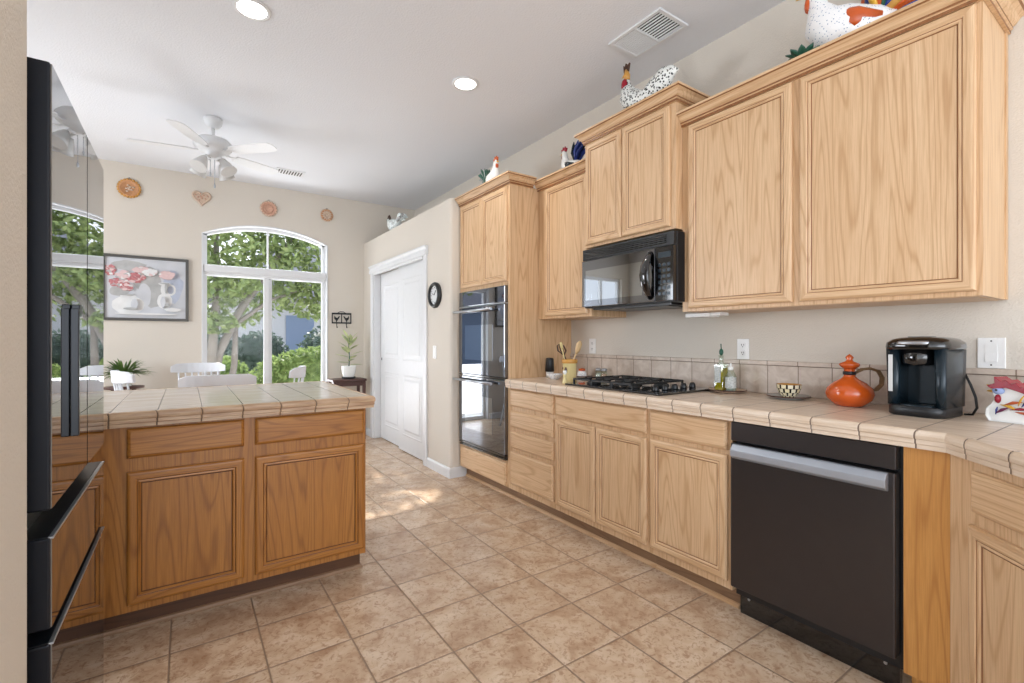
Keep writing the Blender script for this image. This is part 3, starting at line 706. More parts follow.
obj('hands', MB().tube([(0, -.02, 0), (.03, -.02, .04)], .003, 6).tube([(0, -.021, 0), (-.055, -.021, .02)], .002, 6), 'blkplas', Ck)
U = empty('under_cabinet_light', (2.45, 1.61, 1.34), 0, 'small white fixture under the wall cabinet right of the microwave', 'light fixture')
obj('housing', MB().box(2.40, 2.50, 1.56, 1.715, 1.344, 1.3675), 'plate_w', U, world=True, bevel=.004)
obj('bracket', MB().box(2.41, 2.49, 1.50, 1.559, 1.350, 1.3675), 'plate_w', U, world=True)
def recessed(x, y, label):
    o = empty('recessed_light', (x, y, ZC), 0, label, 'ceiling light', 'recessed ceiling lights')
    obj('trim_ring', MB().lathe([(.072, -.0005), (.095, -.0005), (.094, -.006), (.080, -.010), (.072, -.006)], (0, 0, 0), 32, cap=False), 'white', o)
    obj('lens', MB().lathe([(.073, -.004), (.050, -.0075), (.001, -.009)], (0, 0, 0), 32, cap=False), 'lamp', o)
    l = bpy.data.lights.new('downlight', 'SPOT'); l.energy = 16; l.spot_size = radians(150); l.spot_blend = .8; l.color = (1, .97, .93); l.shadow_soft_size = .07
    b = bpy.data.objects.new('downlight', l); COL.objects.link(b); b.parent = o; b.location = (0, 0, -.03)
    return o
recessed(.294, 2.922, 'round recessed ceiling light nearest the top left corner of the photo')
recessed(1.612, 2.928, 'round recessed ceiling light near the tall oven cabinet')
V = empty('ceiling_vent', (2.229, 1.85, ZC), 0, 'rectangular white ceiling vent with two louvred halves above the cabinets', 'air vent')
vx, vy = .125, .19
fr = MB()
for a in ((-vx, -vx+.022, -vy, vy), (vx-.022, vx, -vy, vy), (-vx+.022, vx-.022, -vy, -vy+.022), (-vx+.022, vx-.022, vy-.022, vy), (-vx+.022, vx-.022, -.006, .006)): fr.box(a[0], a[1], a[2], a[3], -.012, -.0005)
obj('frame', fr, 'white', V, bevel=.002)
obj('backing', MB().box(-vx+.01, vx-.01, -vy+.01, vy-.01, -.0012, -.0006), 'dark', V)
for s, wd in ((1, .0026), (-1, .0005)):
    sl = MB(); n = 12 if s > 0 else 9
    for i in range(n):
        x = -vx+.026+(2*vx-.052)*(i+.5)/n; y_ = sorted((s*.006, s*(vy-.022)))
        sl.prism([(x-wd, -.0035), (x+wd, -.0035), (x+wd+.003, -.0105), (x-wd+.003, -.0105)], y_[0], y_[1], 'y')
    obj('louvres', sl, 'white', V)
V = empty('ceiling_vent', (.915, 5.536, ZC), 0, 'small white ceiling register beyond the ceiling fan', 'air vent')
fr = MB().box(-.14, .14, -.08, .08, -.01, -.0005)
obj('frame', fr, 'white', V, bevel=.002)
sl = MB()
for i in range(9): sl.box(-.115+i*.027, -.103+i*.027, -.06, .06, -.0115, -.0101)
obj('louvres', sl, 'slot', V)

# ------------------------------------------------------------------ ceiling fan
Fn = empty('ceiling_fan', (.18, 4.55, ZC), 0, 'white five-blade ceiling fan with bell glass lights over the nook', 'ceiling fan')
obj('canopy', MB().lathe([(.065, -.0005), (.068, -.02), (.062, -.05), (.04, -.075), (.018, -.082)], seg=24), 'white', Fn)
obj('downrod', MB().lathe([(.012, -.08), (.012, -.16)], seg=12), 'white', Fn)
obj('motor_housing', MB().lathe([(.02, -.15), (.06, -.158), (.11, -.175), (.135, -.20), (.138, -.235), (.12, -.26), (.09, -.275), (.06, -.285), (.055, -.32), (.02, -.335)], seg=28), 'white', Fn)
for k in range(5):
    a = radians(-155+72*k)-TH; ca, sa = cos(a), sin(a)
    def T(r, t, z): return (r*ca-t*sa, r*sa+t*ca, z)
    zb = -.275; pr = [(.17, .042), (.22, .055), (.34, .062), (.48, .064), (.535, .058), (.56, .03)]
    m = MB(); ring_t = [(r, w_) for r, w_ in pr]+[(r, -w_) for r, w_ in pr[::-1]]
    n = len(ring_t); b = len(m.v)
    m.v += [T(r, t, zb-t*.16) for r, t in ring_t]+[T(r, t, zb-t*.16+.006) for r, t in ring_t]
    m.face(list(range(n))[::-1]); m.face([n+i for i in range(n)])
    for i in range(n): m.face((i, (i+1) % n, n+(i+1) % n, n+i))
    bl = obj('blade', m, 'white', Fn)
    ir = MB(); ir.tube([T(.09, 0, -.262), T(.13, 0, -.272), T(.175, 0, -.2695), T(.23, 0, -.268)], [(.02, .006), (.014, .005), (.034, .005), (.022, .004)], 10)
    obj('blade_bracket', ir, 'white', bl)
for k in range(4):
    a = radians(45+90*k); d = Vector((cos(a), sin(a), 0))
    ar = obj('light_arm', MB().tube([d*.03+Vector((0, 0, -.325)), d*.07+Vector((0, 0, -.325)), d*.085+Vector((0, 0, -.345))], .011, 8), 'white', Fn)
    m = MB(); ax = (d*.55+Vector((0, 0, -.85))).normalized(); o0 = d*.085+Vector((0, 0, -.345))
    pts = [o0+ax*s for s in (0, .02, .05, .085, .115)]
    m.tube(pts, [.022, .03, .042, .052, .062], 16)
    obj('glass_shade', m, 'shade', ar)
obj('pull_chain', MB().tube([(.01, 0, -.335), (.01, 0, -.52)], .0025, 6).lathe([(.002, -.52), (.007, -.54), (.006, -.56), (.002, -.565)], (.01, 0, 0), 8), 'steel', Fn)
obj('pull_chain', MB().tube([(-.02, .01, -.335), (-.02, .01, -.43)], .0025, 6).lathe([(.002, -.43), (.007, -.445), (.006, -.46), (.002, -.47)], (-.02, .01, 0), 8), 'steel', Fn)

# ------------------------------------------------------------------ breakfast nook
def make_chair(loc, rz, label):
    """Windsor chair, back rail at +y, sitter faces -y"""
    c = empty('windsor_chair', loc, rz, label, 'chair', 'white spindle-back chairs round the nook table')
    seat = []
    for i in range(24):
        a = 2*pi*i/24; seat.append((.215*cos(a)*(1+.08*abs(sin(a))), .205*sin(a)))
    m = MB(); m.loft([[(x*s, y*s, z) for x, y in seat] for s, z in ((.93, .425), (1, .435), (1, .452), (.93, .460))], smooth=False)
    obj('seat', m, 'chairw', c)
    for sx_ in (-1, 1):
        for sy in (-1, 1):
            t0 = Vector((sx_*.13, sy*.13, .43)); t1 = Vector((sx_*.20, sy*.20, 0))
            pts = [t0.lerp(t1, f) for f in (0, .2, .35, .5, .75, 1)]
            obj('leg', MB().tube(pts, [.014, .017, .021, .017, .016, .010], 8), 'chairw', c)
    st = MB(); st.tube([(-.167, -.167, .2), (-.167, .167, .2)], .009, 6).tube([(.167, -.167, .2), (.167, .167, .2)], .009, 6).tube([(-.167, 0, .2), (.167, 0, .2)], .009, 6)
    obj('stretcher', st, 'chairw', c)
    n = 11; tops = []
    for i in range(n):
        u = -1+2*i/(n-1); x = .225*u; y = .255-.085*u*u
        tops.append((x, y, .0))
    m = MB(); rings = []
    for i, (x, y, _) in enumerate(tops):
        u = -1+2*i/(n-1); h0 = .89+.012*u*u; h1 = .985-.006*u*u-(.02 if abs(u) > .95 else 0)
        rings.append([(x, y-.009, h0), (x, y+.009, h0), (x, y+.016, h1), (x, y-.002, h1)])
    m.loft(rings, smooth=False); obj('top_rail', m, 'chairw', c, bevel=.004)
    for i in range(7):
        u = -1+2*(i+.5)/7; x = .19*u; y = .252-.07*u*u; x0 = .15*u; y0 = .175-.04*u*u
        obj('spindle', MB().tube([(x0, y0, .45), ((x+x0)/2, (y+y0)/2, .67), (x, y, .895)], [.007, .009, .007], 6), 'chairw', c)
    return c
TX, TY = .20, 4.62
for (x, y, rz, lb) in ((.18, 3.93, pi, 'white spindle-back chair nearest the peninsula, seen from behind'),
                       (.10, 5.42, 0, 'white spindle-back chair on the window side of the nook table'),
                       (.60, 4.50, -pi/2-.30, 'white spindle-back chair at the right of the nook table, against the window view'),
                       (-.20, 4.66, pi/2+.25, 'white spindle-back chair at the left of the nook table, in front of the fern')):
    # local +y (back rail) points away from table
    make_chair((x, y, 0), rz if abs(rz) > .01 else 0, lb)
Tb = empty('round_table', (TX, TY, 0), 0, 'white round pedestal table in the breakfast nook', 'table')
obj('tabletop', MB().lathe([(.47, .715), (.50, .72), (.505, .735), (.50, .75), (.001, .75)], seg=40), 'chairw', Tb)
obj('pedestal', MB().lathe([(.09, .06), (.06, .12), (.045, .25), (.06, .4), (.04, .55), (.07, .66), (.16, .70), (.16, .716)], seg=20), 'chairw', Tb)
for k in range(4):
    a = pi/4+k*pi/2
    obj('foot', MB().tube([(.03*cos(a), .03*sin(a), .12), (.16*cos(a), .16*sin(a), .09), (.28*cos(a), .28*sin(a), .022)], [(.022, .03), (.022, .028), (.024, .02)], 8), 'chairw', Tb)
Cp = empty('centrepiece', (TX-.02, TY, .75), 0, 'bowl of dried brown flowers on the white nook table', 'centrepiece')
obj('bowl', MB().lathe([(.05, 0), (.055, .01), (.10, .06), (.12, .11), (.112, .11), (.09, .06), (.04, .02), (.001, .018)], seg=24, cap=False), 'brown', Cp)
m = MB()
for i in range(60):
    a = random.random()*2*pi; r = .11*sqrt(random.random()); m.ball((r*cos(a), r*sin(a), .10+random.random()*.08*(1-r/.16)), (.018, .018, .013), 6)
tag(obj('dried_flowers', m, 'basket', Cp), kind='stuff')

def leaf(m, p0, d, L_, wdt, droop, mi=0, n=5, roll=0):
    d = Vector(d).normalized(); side = d.cross(Vector((0, 0, 1)))
    side = side.normalized() if side.length > 1e-4 else Vector((1, 0, 0))
    p = Vector(p0); k = len(m.v); w_ = [.25, .8, 1, .7, .05]
    for i in range(n):
        f = i/(n-1); q_ = p+d*L_*f+Vector((0, 0, -droop*f*f)); w1 = wdt*w_[min(i, 4)]
        m.v += [tuple(q_-side*w1), tuple(q_+Vector((0, 0, -w1*.25))), tuple(q_+side*w1)]
    for i in range(n-1):
        for j in range(2): m.face((k+i*3+j, k+i*3+j+1, k+(i+1)*3+j+1, k+(i+1)*3+j), mi, None, True)
# fern on stand, left
S1 = empty('plant_stand', (-.50, 5.93, 0), 0, 'low dark wood two-tier stand against the wall under the fern', 'plant stand')
obj('top_shelf', MB().lathe([(.14, .74), (.16, .745), (.16, .762), (.001, .765)], seg=24), 'darkwood', S1)
obj('lower_shelf', MB().lathe([(.12, .30), (.13, .305), (.13, .318), (.001, .32)], seg=24), 'darkwood', S1)
for k in range(4):
    a = pi/4+k*pi/2; obj('leg', MB().tube([(.11*cos(a), .11*sin(a), .745), (.115*cos(a), .115*sin(a), .3), (.15*cos(a), .15*sin(a), 0)], .013, 8), 'darkwood', S1)
P1 = empty('potted_fern', (-.50, 5.93, .765), 0, 'bushy arching green fern in a white pot near the framed picture', 'potted plant')
obj('pot', MB().lathe([(.06, 0), (.075, .10), (.082, .13), (.074, .13), (.066, .11), (.001, .108)], seg=20, cap=False), 'china', P1)
m = MB()
for i in range(150):
    a = random.random()*2*pi; e = .3+random.random()*.9; L_ = .15+random.random()*.12
    d = Vector((cos(a)*cos(e), sin(a)*cos(e), sin(e)))
    if d.y > 0: d.y *= .5
    leaf(m, (.03*cos(a), .03*sin(a), .11), d, L_, .010, .07+random.random()*.08)
obj('fronds', m, 'fern', P1)
# rubber plant on stand, right
S2 = empty('plant_stand', (1.62, 5.93, 0), 0, 'dark wood rectangular side table below the black hook rack', 'side table')
obj('top', MB().box(-.20, .20, -.14, .14, .712, .74), 'darkwood', S2, bevel=.006)
obj('apron', MB().box(-.17, .17, -.115, .115, .655, .712), 'darkwood', S2)
for sx_ in (-1, 1):
    for sy in (-1, 1): obj('leg', MB().box(sx_*.172-.017, sx_*.172+.017, sy*.117-.017, sy*.117+.017, 0, .7115), 'darkwood', S2, bevel=.004)
P2 = empty('potted_plant', (1.64, 5.93, .74), 0, 'variegated rubber plant in a white pot on the dark side table', 'potted plant')
obj('saucer', MB().lathe([(.075, 0), (.085, .02), (.08, .022), (.001, .018)], seg=20), 'soil', P2)
obj('pot', MB().lathe([(.062, .022), (.075, .06), (.085, .14), (.088, .155), (.08, .155), (.075, .13), (.001, .13)], seg=24, cap=False), 'china', P2)
obj('stem', MB().tube([(0, 0, .12), (.012, 0, .25), (0, 0, .38), (.01, 0, .50)], [.007, .006, .005, .003], 6), 'green', P2)
m = MB()
for i in range(15):
    a = i*2.4; z = .17+.33*i/15; e = .15+.9*i/15
    leaf(m, (.005, 0, z), (cos(a)*cos(e), sin(a)*cos(e)*.7, sin(e)), .16+.04*random.random(), .036, .03)
obj('leaves', m, 'rubber', P2)
# hook rack
H = empty('hook_rack', (1.625, YB, 1.42), 0, 'black wrought iron hook rack with two bird silhouettes by the window', 'hook rack')
m = MB(); y0, y1 = -.012, -.004
for a in ((-.115, .115, .115, .13), (-.115, .115, .0, .012), (-.115, -.104, .012, .115), (.104, .115, .012, .115), (-.005, .005, .012, .115)): m.box(a[0]*1.05, a[1]*1.05, y0, y1, a[2]-.002, a[3]+.004)
m.tube([(-.05, -.008, .13), (-.02, -.008, .15), (.02, -.008, .15), (.05, -.008, .13)], .004, 6)
obj('rack_frame', m, 'blkmat', H)
for s in (-1, 1):
    b = MB().prism([(s*.055+dx*s, .062+dz) for dx, dz in ((-.035, .03), (-.02, .0), (-.005, -.022), (.01, -.05), (.016, -.022), (.034, -.005), (.036, .02), (.03, .035), (.018, .012), (-.005, .008), (-.02, .03))][::s], y0, y1, 'y')
    obj('bird_figure', b, 'blkmat', H)
    obj('hook', MB().tube([(s*.06, -.008, 0), (s*.06, -.010, -.035), (s*.06, -.018, -.055), (s*.06, -.032, -.055), (s*.06, -.036, -.04)], .005, 6), 'blkmat', H)
# framed painting
Pn = empty('framed_picture', (-.337, YB, 1.41), 0, 'framed still life of pink flowers and white jugs on the back wall', 'picture')
pw, ph = .358, .665
m = MB(); f_ = .028
m.box(-pw, pw, -.028, -.0005, 0, f_).box(-pw, pw, -.028, -.0005, ph-f_, ph).box(-pw, -pw+f_, -.028, -.0005, f_, ph-f_).box(pw-f_, pw, -.028, -.0005, f_, ph-f_)
obj('frame', m, 'frameblk', Pn, bevel=.004)
cm = ['canvas', 'pgrey', 'pwhite', 'ppink', 'ppale', 'pblue']
m = MB().box(-pw+f_, pw-f_, -.012, -.0008, f_, ph-f_, 0)
lay = [.0122]
def blob(cx, cz, rx, rz, mi, n=18, wob=.12):
    lay[0] += .00008
    pts = []
    for i in range(n):
        a = 2*pi*i/n; k = 1+wob*(random.random()-.5)*2; pts.append((cx+rx*k*cos(a), cz+rz*k*sin(a)))
    m.prism(pts, -lay[0], -.012, 'y', mi)
blob(.22, .36, .09, .17, 5); blob(.0, .42, .12, .13, 1); blob(-.15, .56, .15, .05, 1); blob(.05, .30, .09, .16, 1, wob=.08); blob(-.22, .30, .08, .06, 1)
blob(-.02, .26, .055, .13, 0, wob=.05); blob(-.15, .16, .13, .095, 2, wob=.03); blob(-.15, .25, .065, .015, 2, wob=.03)
blob(.15, .21, .065, .085, 2, wob=.03); blob(.15, .33, .035, .07, 2, wob=.02); blob(.15, .39, .055, .018, 2, wob=.03)
blob(.20, .33, .045, .06, 2, wob=.04); blob(.20, .33, .028, .042, 5, wob=.04)
for cx, cz, rx, rz, mi in ((-.22, .38, .08, .055, 3), (-.29, .50, .035, .05, 3), (-.09, .44, .08, .055, 3), (-.19, .46, .06, .04, 4), (-.04, .52, .07, .03, 4), (-.16, .34, .05, .03, 3), (.03, .50, .06, .03, 2), (.17, .48, .065, .04, 4)):
    for i in range(48):
        a = random.random()*2*pi; r = sqrt(random.random())
        mm_ = mi if random.random() < .72 else random.choice((4, 2, 4, 1))
        blob(cx+rx*.85*r*cos(a), cz+rz*.85*r*sin(a), .016+.008*random.random(), .011+.006*random.random(), mm_, 8, .3)
for cx, cz, rx, rz, mi in ((-.10, .17, .03, .05, 0), (-.13, .12, .06, .012, 1), (.135, .20, .02, .06, 0), (.17, .17, .02, .02, 1), (.16, .34, .01, .05, 1), (-.15, .262, .055, .006, 1), (.15, .395, .04, .006, 1), (0, .07, .25, .010, 2), (.22, .12, .07, .02, 2)): blob(cx, cz, rx, rz, mi)
obj('painting', m, cm, Pn)
# wall plaques
def ring_plaque(loc, r, label, kind, mats):
    o = empty('wall_plaque', loc, 0, label, 'wall plaque')
    m = MB(); pts = []
    m.lathe([(r*.82, -.001), (r*.92, -.012), (r*.80, -.022), (r*.68, -.018), (r*.6, -.010), (.001, -.010)], seg=28, ax='y')
    obj('dish', m, mats[0], o)
    b = MB()
    n = {'fluted': 22, 'wreath': 16, 'daisy': 14}[kind]
    for i in range(n):
        a = 2*pi*i/n; b.ball((r*.88*cos(a), -.014, r*.88*sin(a)), (r*.13, .010, r*.13), 8)
    obj('rim_beads', b, mats[1], o)
    c = MB()
    if kind == 'fluted':
        for i in range(9): a = i*2.4; c.ball((r*.055*i**.95*cos(a), -.014, r*.055*i**.95*sin(a)), (r*.13, .010, r*.10), 8)
    elif kind == 'daisy':
        for i in range(12): a = 2*pi*i/12; c.tube([(r*.15*cos(a), -.016, r*.15*sin(a)), (r*.5*cos(a), -.022, r*.5*sin(a)), (r*.75*cos(a), -.016, r*.75*sin(a))], [.006, .012, .005], 6)
        c.ball((0, -.018, 0), (r*.18, .01, r*.18), 8)
    else: c.lathe([(r*.45, -.011), (r*.5, -.016), (r*.4, -.016), (r*.38, -.011)], seg=24, ax='y', cap=False)
    obj('relief', c, mats[2], o)
    obj('hanger', MB().tube([(-.012, -.004, r*.93), (0, -.004, r*1.12), (.012, -.004, r*.93)], .003, 6), 'blkmat', o)
ring_plaque((-.48, YB, 2.755), .10, 'round terracotta plaque with scalloped rim above the framed picture', 'fluted', ('terracotta', 'ochre', 'plaster'))
ring_plaque((.795, YB, 2.745), .096, 'round pink clay wreath plaque above the arched window', 'wreath', ('pinkclay', 'plaster', 'pinkclay'))
ring_plaque((1.445, YB, 2.765), .082, 'small pale daisy plaque, rightmost on the back wall', 'daisy', ('terracotta', 'plaster', 'plaster'))
Hh = empty('wall_plaque', (.138, YB, 2.765), 0, 'cream heart-shaped plaque between terracotta plaque and window', 'wall plaque')
hp = []
for i in range(40):
    t = 2*pi*i/40; hp.append((.0058*16*sin(t)**3, .0058*(13*cos(t)-5*cos(2*t)-2*cos(3*t)-cos(4*t))))
m = MB(); m.loft([[(x*s, -y, z*s) for x, z in hp] for s, y in ((1, .0005), (1, .012), (.9, .02), (.8, .018), (.74, .010))], cap=True)
obj('heart', m, 'plaster', Hh)
c = MB()
for i in range(10): a = i*2.4; c.ball((.012*i**.7*cos(a)*1.1, -.014, .006+.011*i**.7*sin(a)), (.009, .009, .009), 7)
obj('relief', c, 'pinkclay', Hh)

# ------------------------------------------------------------------ poultry figurines
def rooster(loc, rz, s, label, body, tail, comb='red', style='fan', feet='yellow', cat='rooster figurine', plump=1.0, tailn=9, name='rooster_figurine', neck=0.0, tlen=1.0):
    """faces local +x; neck lowers the head and pushes it forward"""
    o = empty(name, loc, rz, label, cat)
    hx_, hz_ = neck*.45, -neck*.42
    V_ = lambda x, y, z: (x*s, y*s, z*s)
    m = MB(); p = plump
    m.tube([V_(-.42, 0, .36), V_(-.30, 0, .32), V_(-.1, 0, .28), V_(.1, 0, .32), V_(.24+hx_*.3, 0, .46+hz_*.3), V_(.28+hx_*.7, 0, .64+hz_*.7), V_(.30+hx_, 0, .78+hz_), V_(.33+hx_, 0, .86+hz_), V_(.35+hx_, 0, .92+hz_)],
           [.03*s, .13*s*p, .21*s*p, .23*s*p, .17*s*p, .10*s, .085*s, .07*s, .02*s], 16)
    obj('body', m, body, o)
    obj('beak', MB().tube([V_(.385+hx_, 0, .83+hz_), V_(.50+hx_, 0, .80+hz_)], [.03*s, .004*s], 8), 'yellow', o)
    c = MB()
    prof = [(.20, .86), (.18, .96), (.24, .93), (.26, 1.03), (.32, .96), (.36, 1.03), (.39, .95), (.44, .97), (.42, .88), (.32, .84)]
    c.prism([((x+hx_)*s, (z+hz_)*s) for x, z in prof][::-1], -.025*s, .025*s, 'y')
    obj('comb', c, comb, o, bevel=.004*s)
    for sy in (-1, 1):
        obj('wattle', MB().ball(V_(.38+hx_, .025*sy, .70+hz_), (.035*s, .03*s, .08*s), 8), comb, o)
        obj('eye', MB().ball(V_(.35+hx_, .072*sy, .85+hz_), .016*s, 6), 'blkgloss', o)
        obj('foot', MB().tube([V_(.02, .07*sy, .14), V_(.02, .07*sy, .028)], .028*s, 8), feet, o)
    obj('base', MB().lathe([(.2*s, 0), (.19*s, .03*s), (.001, .035*s)], V_(0, 0, 0), 18), feet, o)
    tails = tail if isinstance(tail, (list, tuple)) else [tail]
    for i in range(tailn):
        f = i/(tailn-1)
        a = {'fan': 2.0-1.45*f, 'low': .62-.35*f, 'up': 2.05-1.0*f}[style]
        L_ = (.55+.12*sin(pi*f))*tlen
        ysp = ((i*2) % 5-2)*.045
        P0 = Vector((-.26, ysp*.4, .34)); P1_ = P0+Vector((-cos(a)*.5*L_, ysp-ysp*.4, sin(a)*.5*L_)); P2_ = P0+Vector((-cos(a-.3)*L_, ysp*.9, sin(a-.3)*L_)); Pm = (P1_+P2_)/2+Vector((-.01, 0, .025))
        obj('tail_feather', MB().tube([V_(*P0), V_(*P1_), V_(*Pm), V_(*P2_)], [(.03*s, .045*s), (.032*s, .075*s), (.03*s, .065*s), (.010*s, .014*s)], 8), tails[i % len(tails)], o)
    for sy in (-1, 1):
        obj('wing', MB().tube([V_(.10, sy*.18*p, .36), V_(-.05, sy*.205*p, .30), V_(-.28, sy*.13*p, .30)], [(.03*s, .08*s), (.035*s, .10*s), (.01*s, .03*s)], 8), tails[-1], o)
    return o
# small on pantry ledge
rooster((2.02, 5.38, PZ), pi/2, .33, 'small grey and white rooster figurine on the pantry ledge', 'speckl', ['speckl', 'pgrey', 'speckl'], comb='brown', style='low', feet='china', neck=.6)
rooster((2.09, 3.36, 2.46), -pi/2, .25, 'white rooster figurine with leafy green tail on the tall oven cabinet', 'china', ['green', 'green', 'green', 'pgrey', 'green'], comb='orng2', style='fan', feet='china', tailn=15, tlen=.75)
rooster((2.38, 2.69, 2.44), pi/2, .24, 'white rooster figurine with blue tail on the single-door cabinet', 'china', ['blue', 'blue', 'kslate'], comb='red', feet='orng2', style='up', tailn=11)
# speckled hen
o = empty('hen_figurine', (2.27, 1.94, 2.595), pi/2, 'large black-and-white speckled hen figurine on cabinet above the microwave', 'hen figurine')
s = .34
m = MB().tube([(-.80*s, 0, .40*s), (-.70*s, 0, .42*s), (-.56*s, 0, .40*s), (-.40*s, 0, .30*s), (-.2*s, 0, .19*s), (0, 0, .2*s), (.16*s, 0, .26*s), (.26*s, 0, .40*s), (.30*s, 0, .60*s), (.30*s, 0, .74*s)],
              [.015*s, (.07*s, .10*s), (.11*s, .19*s), (.14*s, .20*s), (.17*s, .15*s), (.2*s, .19*s), (.20*s, .22*s), (.15*s, .18*s), (.08*s, .09*s), .04*s], 18)
obj('body', m, 'speck', o)
obj('head', MB().tube([(.30*s, 0, .70*s), (.30*s, 0, .80*s), (.31*s, 0, .90*s)], [.055*s, .06*s, .03*s], 12), 'ochre', o)
obj('comb', MB().prism([(.26*s, .86*s), (.23*s, 1.0*s), (.28*s, .95*s), (.31*s, 1.02*s), (.34*s, .95*s), (.37*s, 1.0*s), (.36*s, .86*s)][::-1], -.02*s, .02*s, 'y'), 'brown', o)
obj('wattle', MB().ball((.30*s, .07*s, .60*s), (.07*s, .04*s, .11*s), 10), 'red', o); obj('wattle', MB().ball((.34*s, -.05*s, .60*s), (.06*s, .05*s, .10*s), 10), 'red', o)
obj('beak', MB().tube([(.35*s, 0, .82*s), (.43*s, 0, .79*s)], [.025*s, .004*s], 8), 'yellow', o)
obj('foot_ring', MB().lathe([(.16*s, 0), (.15*s, .06*s), (.001, .07*s)], seg=18), 'china', o)
# colourful rooster, right
rooster((2.41, .89, 2.462), pi*.64, .40, 'large colourful rooster figurine with orange, blue and plum feathers, top right', 'speckw',
        ['orng2', 'blue', 'yellow', 'red', 'green', 'purple', 'ochre', 'orng2'], comb='orng2', tailn=26, plump=1.15, style='fan', tlen=.85)
lv = MB()
for i in range(9):
    a = i*.7; leaf(lv, (.0, 0, 0.02), (cos(a), sin(a), .8), .085, .017, .015)
lvo = empty('leaf_spray', (2.30, 1.03, 2.462), 0, 'glazed green leaf spray at the feet of the colourful rooster', 'ornament')
lvm = obj('leaves', lv, 'green', lvo); sm_ = lvm.modifiers.new('t', 'SOLIDIFY'); sm_.thickness = .004

# ------------------------------------------------------------------ things on the long counter
def at(x, y, z=ZT): return (x, y, z+.0003)
C1 = empty('utensil_crock', at(2.20, 2.50), 0, 'cream crock with ochre rim holding kitchen utensils', 'crock')
obj('pot', MB().lathe([(.044, 0), (.047, .004), (.048, .125), (.052, .130), (.054, .150), (.050, .156), (.045, .150), (.043, .02), (.001, .015)], seg=28, cap=False), 'cream', C1)
obj('rim', MB().lathe([(.0485, .128), (.055, .132), (.056, .150), (.050, .158), (.0485, .150)], seg=28, cap=False), 'ochre', C1)
obj('painted_fruit', MB().ball((-.046, -.012, .085), (.005, .014, .020), 10).ball((-.042, .020, .095), (.005, .008, .010), 8), 'brown', C1)
t = MB().tube([(.0, .0, .05), (.01, -.02, .14), (.02, -.045, .2)], .006, 8); t.tube([(.02, -.045, .195), (.026, -.055, .225), (.032, -.064, .265), (.036, -.07, .285)], [(.008, .006), (.024, .008), (.026, .008), (.006, .004)], 12)
tag(obj('wooden_spoon', t, 'woodsp', keep=True), 'pale wooden spoon standing in the cream crock', 'spoon').location = C1.location
t = MB().tube([(-.005, .0, .05), (-.005, .035, .16), (-.002, .065, .19)], .005, 8, mi=0)
for k in range(5):
    a = k*pi/5
    t.tube([(-.002+.004*cos(a), .06+.004*sin(a), .185), (.0+.032*cos(a), .082+.030*sin(a), .215), (.0+.026*cos(a), .098+.024*sin(a), .250), (.0, .106, .264), (-.026*cos(a), .098-.024*sin(a), .250), (-.032*cos(a), .082-.030*sin(a), .215), (-.002-.004*cos(a), .06-.004*sin(a), .185)], .003, 5)
tag(obj('whisk', t, 'brown', keep=True), 'dark balloon whisk leaning left in the cream crock', 'whisk').location = C1.location
t = MB().tube([(-.01, .01, .05), (-.02, .03, .15), (-.03, .045, .23)], .004, 8).tube([(-.03, .045, .225), (-.032, .05, .25), (-.034, .055, .275)], [(.004, .004), (.014, .004), (.010, .003)], 10)
tag(obj('spatula', t, 'cream', keep=True), 'slim cream-handled utensil between whisk and crock rim', 'utensil').location = C1.location
G = empty('pepper_grinder', at(2.33, 2.88), 0, 'black-topped grinder in the corner next to the oven cabinet', 'pepper grinder')
obj('glass_base', MB().lathe([(.030, 0), (.030, .045), (.001, .045)], seg=20), 'china', G)
obj('grinder_top', MB().lathe([(.031, .045), (.036, .05), (.031, .14), (.026, .152), (.001, .154)], seg=20), 'blkplas', G)
Sd = empty('small_dish', at(2.262, 2.735), 0, 'small white patterned dish left of the cream crock', 'dish')
obj('dish', MB().lathe([(.03, 0), (.035, .006), (.055, .03), (.058, .04), (.052, .038), (.03, .012), (.001, .01)], seg=24, cap=False), 'speckw', Sd)
Cf = empty('chef_figurine', at(2.075, 2.405), 0, 'tiny cream chef figurine in front of the cream crock', 'figurine')
obj('body', MB().lathe([(.018, 0), (.019, .01), (.013, .035), (.010, .042), (.014, .05), (.012, .062), (.006, .066)], seg=14), 'cream', Cf)
obj('hat', MB().lathe([(.010, .062), (.010, .070), (.016, .078), (.012, .088), (.001, .09)], seg=14), 'china', Cf)
def dish_plate(name, loc, r, label, m_):
    o = empty(name, loc, 0, label, 'plate')
    obj('plate', MB().lathe([(r*.55, 0), (r*.6, .003), (r*.95, .012), (r, .016), (r*.97, .018), (r*.6, .008), (.001, .007)], seg=36), m_, o)
    obj('rim_line', MB().lathe([(r*.955, .0165), (r*.985, .0185), (r*1.005, .0155), (r*.99, .0125)], seg=36, cap=False), 'brown', o)
    return o
dish_plate('saucer', at(2.51, 2.70), .075, 'small pale saucer under the orange-lidded jar, behind the cooktop', 'china')
J = empty('spice_jar', (2.50, 2.70, ZT+.009), 0, 'white jar with orange lid on a saucer behind the cooktop', 'jar')
obj('jar', MB().lathe([(.028, 0), (.036, .008), (.036, .03), (.022, .048), (.001, .048)], seg=20), 'speckw', J)
obj('lid', MB().lathe([(.024, .046), (.026, .050), (.025, .062), (.001, .066)], seg=20), 'orng2', J)
